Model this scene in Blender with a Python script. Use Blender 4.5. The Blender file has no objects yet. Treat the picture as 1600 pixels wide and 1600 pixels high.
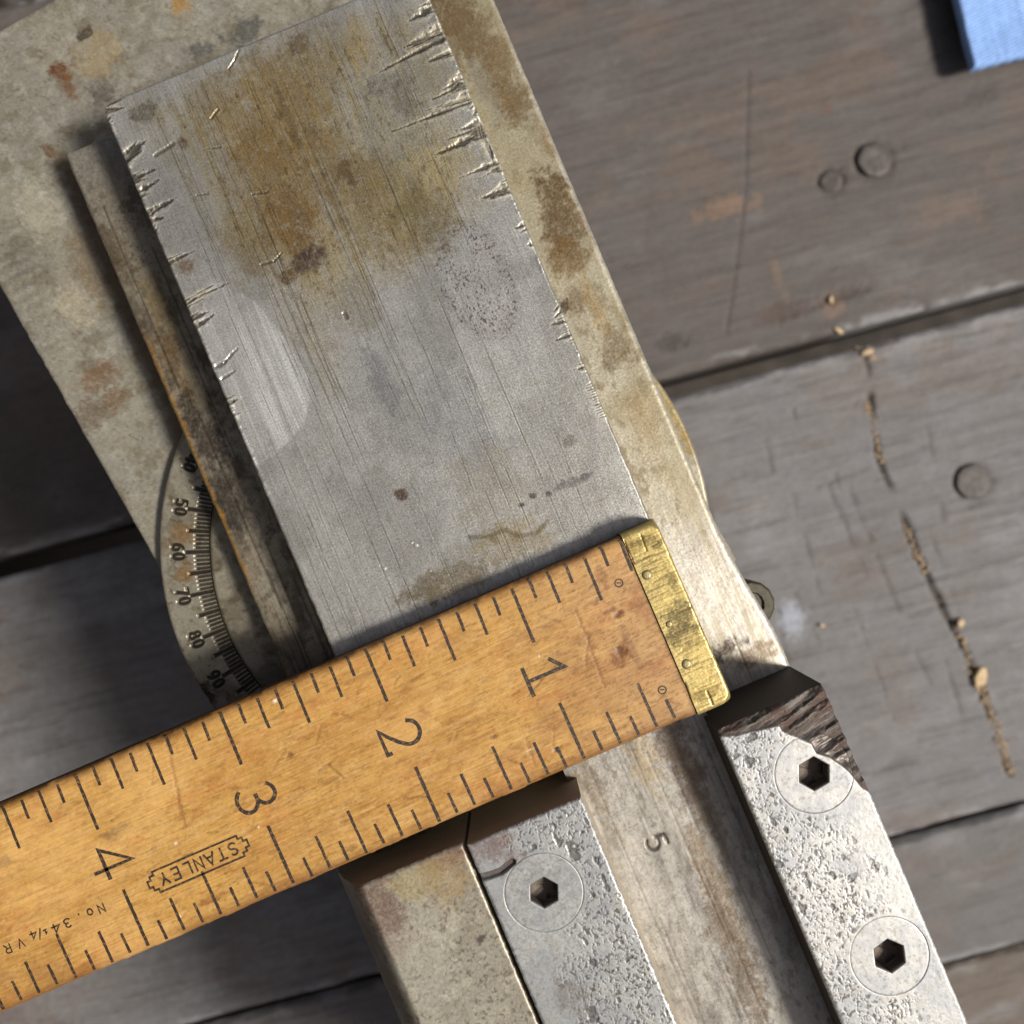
import bpy, math, random
import numpy as np

# ---------------------------------------------------------------- camera, light, exposure
MM = 0.001
BENCH_TO_SLIDE = 205.0           # slide way stands 205 mm above the bench top (z = 0)
CAM_D = 184.0                    # lens height above the slide way
FOCAL = 1600.0                   # focal length in pixels of the 1600 px photograph
PHI = math.radians(22.95)        # the vise lies turned on the bench
sc = bpy.context.scene

cam = bpy.data.cameras.new("camera")
cam_o = bpy.data.objects.new("camera", cam)
sc.collection.objects.link(cam_o)
cam.sensor_width = 36.0
cam.lens = 36.0
cam.clip_start = 0.01
cam.clip_end = 200.0
cam_o.location = (0, 0, (BENCH_TO_SLIDE + CAM_D) * MM)
cam_o.rotation_euler = (0, 0, 0)
cam.dof.use_dof = True
cam.dof.focus_distance = 0.166
cam.dof.aperture_fstop = 24.0
sc.camera = cam_o

SUN_EL = math.radians(51.0)
SUN_AZ = (1.0, -0.22)            # towards the sun, seen from above
world = bpy.data.worlds.new("World")
sc.world = world
world.use_nodes = True
wn = world.node_tree
bg = wn.nodes["Background"]
sky = wn.nodes.new("ShaderNodeTexSky")
sky.sky_type = 'NISHITA'
sky.sun_disc = False
sky.sun_elevation = SUN_EL
sky.sun_rotation = math.atan2(SUN_AZ[0], SUN_AZ[1])
sky.air_density = 1.0
sky.dust_density = 4.0
sky.ozone_density = 0.6
wn.links.new(sky.outputs[0], bg.inputs[0])
bg.inputs[1].default_value = 0.065

sun = bpy.data.lights.new("sun", 'SUN')
sun.energy = 4.3
sun.angle = math.radians(11.0)
sun.color = (1.0, 0.955, 0.88)
sun_o = bpy.data.objects.new("sun", sun)
sc.collection.objects.link(sun_o)
_h = math.hypot(*SUN_AZ)
_sd = (SUN_AZ[0] / _h * math.cos(SUN_EL), SUN_AZ[1] / _h * math.cos(SUN_EL), math.sin(SUN_EL))
from mathutils import Vector
sun_o.rotation_euler = Vector(_sd).to_track_quat('Z', 'Y').to_euler()
sun_o.location = (0.6, -0.2, 1.0)

sc.view_settings.view_transform = 'Standard'
sc.view_settings.look = 'None'
sc.view_settings.gamma = 1.0
sc.view_settings.exposure = -0.06
sc.render.engine = 'CYCLES'
sc.cycles.max_bounces = 8

# ---------------------------------------------------------------- number helpers
rng = np.random.default_rng(7)
_tab = rng.random((256, 256)).astype(np.float64)


def vnoise(x, y, seed=0):
    x = np.asarray(x, float) + seed * 17.37
    y = np.asarray(y, float) + seed * 41.91
    xi = np.floor(x).astype(np.int64)
    yi = np.floor(y).astype(np.int64)
    fx = x - xi
    fy = y - yi
    fx = fx * fx * (3 - 2 * fx)
    fy = fy * fy * (3 - 2 * fy)
    a = _tab[xi & 255, yi & 255]
    b = _tab[(xi + 1) & 255, yi & 255]
    c = _tab[xi & 255, (yi + 1) & 255]
    d = _tab[(xi + 1) & 255, (yi + 1) & 255]
    return (a * (1 - fx) + b * fx) * (1 - fy) + (c * (1 - fx) + d * fx) * fy


def fbm(x, y, seed=0, octs=4, gain=0.5):
    s = 0.0
    a = 1.0
    t = 0.0
    f = 1.0
    for k in range(octs):
        s = s + a * vnoise(x * f, y * f, seed + 3 * k + 1)
        t += a
        a *= gain
        f *= 2.03
    return s / t


def ss(a, b, x):
    t = np.clip((x - a) / (b - a), 0, 1)
    return t * t * (3 - 2 * t)


def rgb(r, g, b):
    """sRGB 0..255 to linear"""
    v = np.array([r, g, b], float) / 255.0
    return np.where(v <= 0.04045, v / 12.92, ((v + 0.055) / 1.055) ** 2.4)


def mix(col, c, m):
    m = np.clip(m, 0, 1)[..., None]
    return col * (1 - m) + np.asarray(c, float) * m


def full(shape, c):
    return np.broadcast_to(np.asarray(c, float), shape + (3,)).copy()


def blob(X, Y, cx, cy, rx, ry=None, soft=0.3, warp=0.5, freq=0.35, seed=0, ang=0.0):
    ry = ry or rx
    dx, dy = X - cx, Y - cy
    if ang:
        c, s = math.cos(ang), math.sin(ang)
        dx, dy = dx * c + dy * s, -dx * s + dy * c
    d = np.sqrt((dx / rx) ** 2 + (dy / ry) ** 2)
    k = np.ones_like(d, bool)
    out = np.zeros_like(d)
    k = d < 1 + soft + warp + .9
    if not k.any():
        return out
    x, y, d = X[k], Y[k], d[k]
    q = max(min(rx, ry), .6)
    d = d + (fbm(x * 1.1 / q, y * 1.1 / q, seed + 50, 5, 0.62) - 0.5) * 2.2 * warp
    base = 1 - (ss(.10, 1.42 + soft * .4, d) if q > 1.2 else ss(.3, 1.25 + soft * .4, d))
    g = fbm(x * .9 + 9, y * .9, seed + 70, 6, 0.78)
    fine = fbm(x * 3.1 + 4, y * 3.1, seed + 90, 3, 0.7)
    amp = .8 if q > 1.2 else .25
    m = ss(.26, .86, base + (g - .5) * 2.0 * amp)
    out[k] = m * (.62 + .38 * ss(.3, .6, fine)) * (base > .01)
    return out


def segdist(X, Y, ax, ay, bx, by):
    dx, dy = bx - ax, by - ay
    L = dx * dx + dy * dy + 1e-12
    t = np.clip(((X - ax) * dx + (Y - ay) * dy) / L, 0, 1)
    return np.hypot(X - ax - t * dx, Y - ay - t * dy), t


def polydist(X, Y, pts):
    d = np.full(X.shape, 1e9)
    for (a, b), (c, e) in zip(pts[:-1], pts[1:]):
        d = np.minimum(d, segdist(X, Y, a, b, c, e)[0])
    return d


def inpoly(X, Y, pts):
    ins = np.zeros(X.shape, bool)
    n = len(pts)
    for i in range(n):
        x1, y1 = pts[i]
        x2, y2 = pts[(i + 1) % n]
        c = ((y1 > Y) != (y2 > Y)) & (X < (x2 - x1) * (Y - y1) / (y2 - y1 + 1e-12) + x1)
        ins ^= c
    return ins


CP, SP = math.cos(PHI), math.sin(PHI)


def W(px, py, z):
    """where a point seen at px, py in the photograph lies at height z (mm above the slide way), in mm"""
    D = CAM_D - z
    return (px - 800) * D / FOCAL, -(py - 800) * D / FOCAL


def L(px, py, z):
    """the same in the frame of the vise"""
    x, y = W(px, py, z)
    return x * CP + y * SP, -x * SP + y * CP


def round_edge(d, r):
    dd = np.clip(d, 0, r)
    return r - np.sqrt(np.maximum(r * r - (r - dd) ** 2, 0))


# ---------------------------------------------------------------- mesh helpers
def link(o, parent=None):
    sc.collection.objects.link(o)
    if parent is not None:
        o.parent = parent
    return o


def raw_mesh(name, V, loops, starts, totals, mat, parent, col=None, rgh=None, smooth=None):
    me = bpy.data.meshes.new(name)
    me.vertices.add(len(V))
    me.vertices.foreach_set("co", (np.asarray(V, np.float32) * MM).ravel())
    me.loops.add(len(loops))
    me.loops.foreach_set("vertex_index", np.asarray(loops, np.int32))
    me.polygons.add(len(starts))
    me.polygons.foreach_set("loop_start", np.asarray(starts, np.int32))
    me.polygons.foreach_set("loop_total", np.asarray(totals, np.int32))
    if smooth is not None:
        me.polygons.foreach_set("use_smooth", np.asarray(smooth, bool))
    if col is not None:
        a = me.attributes.new("Col", 'FLOAT_COLOR', 'POINT')
        c4 = np.ones((len(V), 4), np.float32)
        c4[:, :3] = col
        a.data.foreach_set("color", c4.ravel())
    if rgh is not None:
        a = me.attributes.new("Rgh", 'FLOAT', 'POINT')
        a.data.foreach_set("value", np.asarray(rgh, np.float32))
    me.materials.append(mat)
    me.update(calc_edges=True)
    me.validate()
    return link(bpy.data.objects.new(name, me), parent)


def sheet(name, X, Y, Z, col, rgh, mat, parent=None, zbot=None, wrap=False, flip=False, side_col=None, thick=None):
    """a solid whose top is the height field X, Y, Z (mm) and whose sides fall to zbot"""
    n, m = X.shape
    if rgh is None:
        rgh = np.full(X.shape, 0.45)
    rgh = np.broadcast_to(rgh, X.shape)
    V = [np.stack([X, Y, Z], -1).reshape(-1, 3)]
    C = [col.reshape(-1, 3)]
    R = [rgh.reshape(-1)]
    idx = np.arange(n * m).reshape(n, m)
    if wrap:
        nxt = np.roll(idx, -1, axis=1)
        q = np.stack([idx[:-1], nxt[:-1], nxt[1:], idx[1:]], -1).reshape(-1, 4)
    else:
        q = np.stack([idx[:-1, :-1], idx[:-1, 1:], idx[1:, 1:], idx[1:, :-1]], -1).reshape(-1, 4)
    if flip:
        q = q[:, ::-1]
    quads = [q]
    smooth = [np.ones(len(q), bool)]
    extra = []
    base = n * m
    if zbot is not None:
        if wrap:
            rings = [idx[0], idx[-1][::-1]]
        else:
            rings = [np.concatenate([idx[0, :-1], idx[:-1, -1], idx[-1, :0:-1], idx[:0:-1, 0]])]
        for ring in rings:
            k = len(ring)
            P = V[0][ring]
            top = P.copy()
            bot = P.copy()
            bot[:, 2] = zbot if thick is None else bot[:, 2] - thick
            V += [top, bot]
            cc = C[0][ring] if side_col is None else full((k,), side_col)
            C += [cc, cc]
            R += [np.full(k, 0.6)] * 2
            a = np.arange(k) + base
            b = a + k
            an = np.roll(a, -1)
            bn = np.roll(b, -1)
            s = np.stack([a, b, bn, an], -1)
            if flip:
                s = s[:, ::-1]
            quads.append(s)
            smooth.append(np.zeros(k, bool))
            if not wrap:
                extra.append(b[::-1] if not flip else b)
            base += 2 * k
    Q = np.concatenate(quads)
    loops = Q.ravel()
    starts = np.arange(len(Q)) * 4
    tot = np.full(len(Q), 4)
    sm = np.concatenate(smooth)
    for e in extra:
        starts = np.append(starts, len(loops))
        tot = np.append(tot, len(e))
        loops = np.concatenate([loops, e])
        sm = np.append(sm, False)
    return raw_mesh(name, np.concatenate(V), loops, starts, tot, mat, parent, np.concatenate(C), np.concatenate(R), sm)


def grid(x0, x1, y0, y1, res):
    if y0 < -127.5 and res < .3:      # the far end of the vise, well outside the picture, gets coarse rows
        m = max(2, int(round((x1 - x0) / res)) + 1)
        rows = np.concatenate([np.linspace(-235, -120, 60, endpoint=False), np.linspace(-120, y1, int((y1 + 120) / res))])
        return np.meshgrid(np.linspace(x0, x1, m), rows)
    n = max(2, int(round((y1 - y0) / res)) + 1)
    m = max(2, int(round((x1 - x0) / res)) + 1)
    return np.meshgrid(np.linspace(x0, x1, m), np.linspace(y0, y1, n))


def mesh_py(name, V, F, mat, parent=None, smooth=False):
    me = bpy.data.meshes.new(name)
    me.from_pydata([tuple(c * MM for c in v) for v in V], [], F)
    me.update()
    if smooth:
        me.polygons.foreach_set("use_smooth", [True] * len(me.polygons))
    me.materials.append(mat)
    return link(bpy.data.objects.new(name, me), parent)


def empty(name, loc=(0, 0, 0), rz=0.0, **props):
    o = bpy.data.objects.new(name, None)
    o.location = [c * MM for c in loc]
    o.rotation_euler = (0, 0, rz)
    o.empty_display_size = 0.02
    for k, v in props.items():
        o[k] = v
    return link(o)


# ---------------------------------------------------------------- materials
def attr_mat(name, metallic, grain=2600.0, grain_amt=0.25, brush=0.0, brush_axis=1, bump=0.15, speck=0.0, bump_dist=0.00006,
             spec=0.5, rough_var=0.12, tint=0.0, tint_scale=520):
    """base colour and roughness come from the Col / Rgh attributes; noise adds grain, brushing and dark specks"""
    m = bpy.data.materials.new(name)
    m.use_nodes = True
    nt = m.node_tree
    N, K = nt.nodes, nt.links
    b = N["Principled BSDF"]
    b.inputs["Metallic"].default_value = metallic
    b.inputs["Specular IOR Level"].default_value = spec
    tc = N.new("ShaderNodeTexCoord")
    at = N.new("ShaderNodeAttribute")
    at.attribute_name = "Col"
    ar = N.new("ShaderNodeAttribute")
    ar.attribute_name = "Rgh"
    n1 = N.new("ShaderNodeTexNoise")
    n1.inputs["Scale"].default_value = grain
    n1.inputs["Detail"].default_value = 4
    n1.inputs["Roughness"].default_value = 0.65
    K.new(tc.outputs["Object"], n1.inputs["Vector"])
    # multiply base colour by 1 +- grain
    mr = N.new("ShaderNodeMapRange")
    mr.inputs["From Min"].default_value = 0.25
    mr.inputs["From Max"].default_value = 0.75
    mr.inputs["To Min"].default_value = 1 - grain_amt
    mr.inputs["To Max"].default_value = 1 + grain_amt
    K.new(n1.outputs["Fac"], mr.inputs["Value"])
    val = mr.outputs["Result"]
    hgt = n1.outputs["Fac"]
    if brush:
        mp = N.new("ShaderNodeMapping")
        s = [1.0, 1.0, 1.0]
        s[brush_axis] = 0.018
        mp.inputs["Scale"].default_value = s
        K.new(tc.outputs["Object"], mp.inputs["Vector"])
        n2 = N.new("ShaderNodeTexNoise")
        n2.inputs["Scale"].default_value = 3600
        n2.inputs["Detail"].default_value = 5
        n2.inputs["Roughness"].default_value = 0.7
        K.new(mp.outputs["Vector"], n2.inputs["Vector"])
        mr2 = N.new("ShaderNodeMapRange")
        mr2.inputs["From Min"].default_value = 0.28
        mr2.inputs["From Max"].default_value = 0.72
        mr2.inputs["To Min"].default_value = 1 - brush
        mr2.inputs["To Max"].default_value = 1 + brush
        K.new(n2.outputs["Fac"], mr2.inputs["Value"])
        mu = N.new("ShaderNodeMath")
        mu.operation = 'MULTIPLY'
        K.new(val, mu.inputs[0])
        K.new(mr2.outputs["Result"], mu.inputs[1])
        val = mu.outputs[0]
        ad = N.new("ShaderNodeMath")
        ad.operation = 'ADD'
        K.new(n1.outputs["Fac"], ad.inputs[0])
        K.new(n2.outputs["Fac"], ad.inputs[1])
        hgt = ad.outputs[0]
    if speck:
        n3 = N.new("ShaderNodeTexNoise")
        n3.inputs["Scale"].default_value = 1500
        n3.inputs["Detail"].default_value = 3
        n3.inputs["Roughness"].default_value = 0.6
        K.new(tc.outputs["Object"], n3.inputs["Vector"])
        mr3 = N.new("ShaderNodeMapRange")
        mr3.inputs["From Min"].default_value = 0.60
        mr3.inputs["From Max"].default_value = 0.70
        mr3.inputs["To Min"].default_value = 1.0
        mr3.inputs["To Max"].default_value = 1 - speck
        K.new(n3.outputs["Fac"], mr3.inputs["Value"])
        mu = N.new("ShaderNodeMath")
        mu.operation = 'MULTIPLY'
        K.new(val, mu.inputs[0])
        K.new(mr3.outputs["Result"], mu.inputs[1])
        val = mu.outputs[0]
    vm = N.new("ShaderNodeVectorMath")
    vm.operation = 'SCALE'
    K.new(at.outputs["Color"], vm.inputs[0])
    K.new(val, vm.inputs["Scale"])
    out = vm.outputs["Vector"]
    if tint:
        n4 = N.new("ShaderNodeTexNoise")
        n4.inputs["Scale"].default_value = tint_scale
        n4.inputs["Detail"].default_value = 9
        n4.inputs["Roughness"].default_value = 0.78
        K.new(tc.outputs["Object"], n4.inputs["Vector"])
        r5 = N.new("ShaderNodeMapRange")
        r5.inputs["From Min"].default_value = 0.46
        r5.inputs["From Max"].default_value = 0.68
        r5.inputs["To Max"].default_value = tint
        K.new(n4.outputs["Fac"], r5.inputs["Value"])
        m5 = N.new("ShaderNodeMix")
        m5.data_type = 'RGBA'
        m5.blend_type = 'MULTIPLY'
        for sk in m5.inputs:
            if sk.type == 'RGBA' and sk.name == 'B':
                sk.default_value = (0.50, 0.40, 0.27, 1)
        K.new(r5.outputs["Result"], m5.inputs[0])
        K.new(out, [k for k in m5.inputs if k.type == 'RGBA' and k.name == 'A'][0])
        out = [k for k in m5.outputs if k.type == 'RGBA'][0]
    K.new(out, b.inputs["Base Color"])
    # roughness
    mr4 = N.new("ShaderNodeMapRange")
    mr4.inputs["From Min"].default_value = 0.3
    mr4.inputs["From Max"].default_value = 0.7
    mr4.inputs["To Min"].default_value = -rough_var
    mr4.inputs["To Max"].default_value = rough_var
    K.new(n1.outputs["Fac"], mr4.inputs["Value"])
    ad2 = N.new("ShaderNodeMath")
    ad2.operation = 'ADD'
    ad2.use_clamp = True
    K.new(ar.outputs["Fac"], ad2.inputs[0])
    K.new(mr4.outputs["Result"], ad2.inputs[1])
    K.new(ad2.outputs[0], b.inputs["Roughness"])
    bp = N.new("ShaderNodeBump")
    bp.inputs["Strength"].default_value = bump
    bp.inputs["Distance"].default_value = bump_dist
    K.new(hgt, bp.inputs["Height"])
    K.new(bp.outputs["Normal"], b.inputs["Normal"])
    return m


def plain_mat(name, col, rough=0.6, metallic=0.0, grain=3000.0, amt=0.3, bump=0.2):
    m = bpy.data.materials.new(name)
    m.use_nodes = True
    nt = m.node_tree
    N, K = nt.nodes, nt.links
    b = N["Principled BSDF"]
    b.inputs["Metallic"].default_value = metallic
    b.inputs["Roughness"].default_value = rough
    tc = N.new("ShaderNodeTexCoord")
    n1 = N.new("ShaderNodeTexNoise")
    n1.inputs["Scale"].default_value = grain
    n1.inputs["Detail"].default_value = 4
    K.new(tc.outputs["Object"], n1.inputs["Vector"])
    r = N.new("ShaderNodeValToRGB")
    c = np.asarray(col, float)
    r.color_ramp.elements[0].position = 0.3
    r.color_ramp.elements[1].position = 0.7
    r.color_ramp.elements[0].color = (*np.clip(c * (1 - amt), 0, 1), 1)
    r.color_ramp.elements[1].color = (*np.clip(c * (1 + amt), 0, 1), 1)
    K.new(n1.outputs["Fac"], r.inputs[0])
    K.new(r.outputs[0], b.inputs["Base Color"])
    bp = N.new("ShaderNodeBump")
    bp.inputs["Strength"].default_value = bump
    bp.inputs["Distance"].default_value = 0.0001
    K.new(n1.outputs["Fac"], bp.inputs["Height"])
    K.new(bp.outputs["Normal"], b.inputs["Normal"])
    return m


M_PLATE = attr_mat("ground_steel", 0.68, grain=3200, grain_amt=0.18, brush=0.20, brush_axis=1, bump=0.22, speck=0.2, tint=0.24, tint_scale=420)
M_CAST = attr_mat("aged_cast_steel", 0.35, grain=1900, grain_amt=0.18, bump=0.18, speck=0.22, tint=0.36, tint_scale=240)
M_WAY = attr_mat("slide_way_steel", 0.5, grain=2400, grain_amt=0.22, brush=0.09, brush_axis=1, bump=0.24, speck=0.3, tint=0.26, tint_scale=300)
M_BAR = attr_mat("oily_bar_steel", 0.45, grain=1700, grain_amt=0.24, brush=0.12, brush_axis=1, bump=0.26, speck=0.25, tint=0.45, tint_scale=300)
M_PIT = attr_mat("pitted_steel", 0.5, grain=2600, grain_amt=0.14, bump=0.18, speck=0.2, tint=0.08, tint_scale=300)
M_RING = attr_mat("scale_ring_steel", 0.5, grain=2200, grain_amt=0.16, bump=0.18, speck=0.2, tint=0.45, tint_scale=360)
M_WOOD = attr_mat("varnished_maple", 0.0, grain=1700, grain_amt=0.10, brush=0.22, brush_axis=0, bump=0.25, speck=0.2, spec=0.4, tint=0.35, tint_scale=380)
M_BRASS = attr_mat("brushed_brass", 0.55, grain=2600, grain_amt=0.12, brush=0.30, brush_axis=0, bump=0.2, tint=0.3)
M_PLANK = attr_mat("weathered_plank", 0.0, grain=420, grain_amt=0.18, brush=0.15, brush_axis=0, bump=0.5, bump_dist=0.0004, spec=0.35, tint=0.3, tint_scale=70)
M_INK = plain_mat("black_ink", rgb(44, 38, 34), 0.55, 0, 1900, 0.45, 0.1)
_r = [n for n in M_INK.node_tree.nodes if n.type == 'VALTORGB'][0].color_ramp
_r.elements[0].position, _r.elements[1].position = .50, .74
_r.elements[0].color = (*rgb(46, 38, 32), 1)
_r.elements[1].color = (*rgb(132, 98, 58), 1)
M_HOLE = plain_mat("socket_steel", rgb(52, 48, 44), 0.6, 0.5, 2500, 0.4, 0.4)
M_IRON = plain_mat("rusty_iron", rgb(80, 74, 71), 0.6, 0.2, 420, 0.4, 0.7)
M_CHIP = plain_mat("pale_wood_chip", rgb(198, 172, 134), 0.8, 0, 900, 0.25, 0.4)
M_DUST = plain_mat("sawdust", rgb(158, 138, 112), 0.9, 0, 900, 0.35, 0.4)
M_DIRT = plain_mat("dark_ground", rgb(60, 54, 48), 0.95, 0, 30, 0.4, 0.5)

# ---------------------------------------------------------------- stroke lettering
def arc(cx, cy, rx, ry, a0, a1, n=14):
    return [(cx + rx * math.cos(math.radians(a0 + (a1 - a0) * i / n)), cy + ry * math.sin(math.radians(a0 + (a1 - a0) * i / n))) for i in range(n + 1)]


GLYPH = {
    '0': [arc(.4, .5, .34, .5, 90, 450, 28)],
    '1': [[(.08, .72), (.46, 1.0), (.46, 0.0)], [(.04, 0), (.90, 0)]],
    '2': [arc(.42, .70, .36, .30, 165, -30, 16) + [(.55, .36), (.30, .16), (.06, .0), (.82, 0), (.82, .10)]],
    '3': [arc(.40, .755, .30, .245, 150, -80, 14) + [(.34, .515)], [(.34, .51)] + arc(.41, .26, .37, .26, 80, -150, 16)],
    '4': [[(.62, 0), (.62, 1.0), (.0, .30), (.92, .30)]],
    '5': [[(.74, 1.0), (.20, 1.0), (.12, .56)] + arc(.40, .32, .36, .32, 125, -140, 16)],
    '6': [arc(.40, .30, .34, .30, 90, 450, 22), arc(.68, .34, .62, .66, 180, 100, 10)],
    '7': [[(.04, 1.0), (.78, 1.0), (.30, 0)]],
    '8': [arc(.40, .755, .28, .245, 90, 450, 20), arc(.40, .26, .35, .26, 90, 450, 20)],
    '9': [arc(.40, .70, .34, .30, 90, 450, 22), arc(.12, .66, .62, .66, 0, -80, 10)],
    'S': [arc(.40, .755, .30, .245, 30, 265, 14) + arc(.40, .255, .34, .255, 85, -150, 14)],
    'T': [[(.40, 0), (.40, 1)], [(.02, 1), (.78, 1)]],
    'A': [[(0, 0), (.42, 1), (.84, 0)], [(.16, .34), (.68, .34)]],
    'N': [[(.06, 0), (.06, 1), (.74, 0), (.74, 1)]],
    'L': [[(.10, 1), (.10, 0), (.68, 0)]],
    'E': [[(.70, 1), (.10, 1), (.10, 0), (.70, 0)], [(.10, .52), (.60, .52)]],
    'Y': [[(.02, 1), (.40, .48), (.78, 1)], [(.40, .48), (.40, 0)]],
    'o': [arc(.36, .34, .30, .34, 90, 450, 18)],
    '.': [[(.26, .0), (.26, .14)]],
    '/': [[(.0, -.1), (.5, 1.05)]],
    'V': [[(.02, 1), (.38, 0), (.74, 1)]],
    'R': [[(.08, 0), (.08, 1), (.45, 1)] + arc(.45, .75, .27, .25, 90, -90, 10) + [(.08, .5)], [(.40, .5), (.74, 0)]],
}


def ribbon(pts, w, z, V, F, r=None, jag=0.0):
    """a mitred flat ribbon along pts"""
    P = [np.array(p, float) for p in pts]
    k = len(P)
    closed = np.hypot(*(P[0] - P[-1])) < 1e-6
    b = len(V)
    for i in range(k):
        if closed:
            a, c = P[(i - 1) % (k - 1)], P[(i + 1) % (k - 1)] if i < k - 1 else P[1]
        else:
            a, c = P[max(i - 1, 0)], P[min(i + 1, k - 1)]
        d0 = P[i] - a
        d1 = c - P[i]
        l0, l1 = np.hypot(*d0), np.hypot(*d1)
        d0 = d0 / l0 if l0 > 1e-9 else d1 / l1
        d1 = d1 / l1 if l1 > 1e-9 else d0
        t = d0 + d1
        t /= max(np.hypot(*t), 1e-9)
        nrm = np.array([-t[1], t[0]])
        s = 1.0 / max(0.45, abs(nrm @ np.array([-d0[1], d0[0]])))
        hw = w / 2 * s
        j1 = hw * (1 + (r.uniform(-jag, jag) if r else 0))
        j2 = hw * (1 + (r.uniform(-jag, jag) if r else 0))
        e = P[i].copy()
        if not closed and i == 0:
            e -= d1 * w * 0.3
        if not closed and i == k - 1:
            e += d0 * w * 0.3
        V.append((e[0] + nrm[0] * j1, e[1] + nrm[1] * j1, z))
        V.append((e[0] - nrm[0] * j2, e[1] - nrm[1] * j2, z))
    for i in range(k - 1):
        q = b + 2 * i
        F.append((q + 1, q + 3, q + 2, q))


def densify(pts, step):
    out = [pts[0]]
    for a, b in zip(pts[:-1], pts[1:]):
        d = math.hypot(b[0] - a[0], b[1] - a[1])
        n = max(1, int(d / step))
        for i in range(1, n + 1):
            out.append((a[0] + (b[0] - a[0]) * i / n, a[1] + (b[1] - a[1]) * i / n))
    return out


def lay_text(s, x, y, h, wid, adv, w, z, rot=0.0, r=None):
    """flat printed text starting at x, y; rot turns the writing"""
    V, F = [], []
    c, sn = math.cos(rot), math.sin(rot)
    kz = 0
    for i, ch in enumerate(s):
        if ch == ' ':
            continue
        for st in GLYPH[ch]:
            pts = [(i * adv + p[0] * wid, p[1] * h) for p in st]
            pts = [(x + p[0] * c - p[1] * sn, y + p[0] * sn + p[1] * c) for p in pts]
            ribbon(pts, w, z + 0.004 * (kz % 3), V, F, r, 0.12)
            kz += 1
    return V, F


# ================================================================ SETTING: ground and bench
gx, gy = np.meshgrid(np.linspace(-3000, 3000, 25), np.linspace(-3000, 3000, 25))
ground = sheet("ground", gx, gy, -860 + 8 * fbm(gx / 300, gy / 300, 5), full(gx.shape, rgb(70, 64, 56)), None, M_DIRT)
ground["kind"] = "structure"

BA = math.radians(15.0)
bench = empty("bench_top", (0, 0, 0), BA, kind="structure")
bc, bs = math.cos(BA), math.sin(BA)
ZB = -BENCH_TO_SLIDE
BSC = (CAM_D + BENCH_TO_SLIDE) / 244.0      # size of marks on the bench


def B(px, py):
    x, y = W(px, py, ZB)
    return x * bc + y * bs, -x * bs + y * bc


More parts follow.
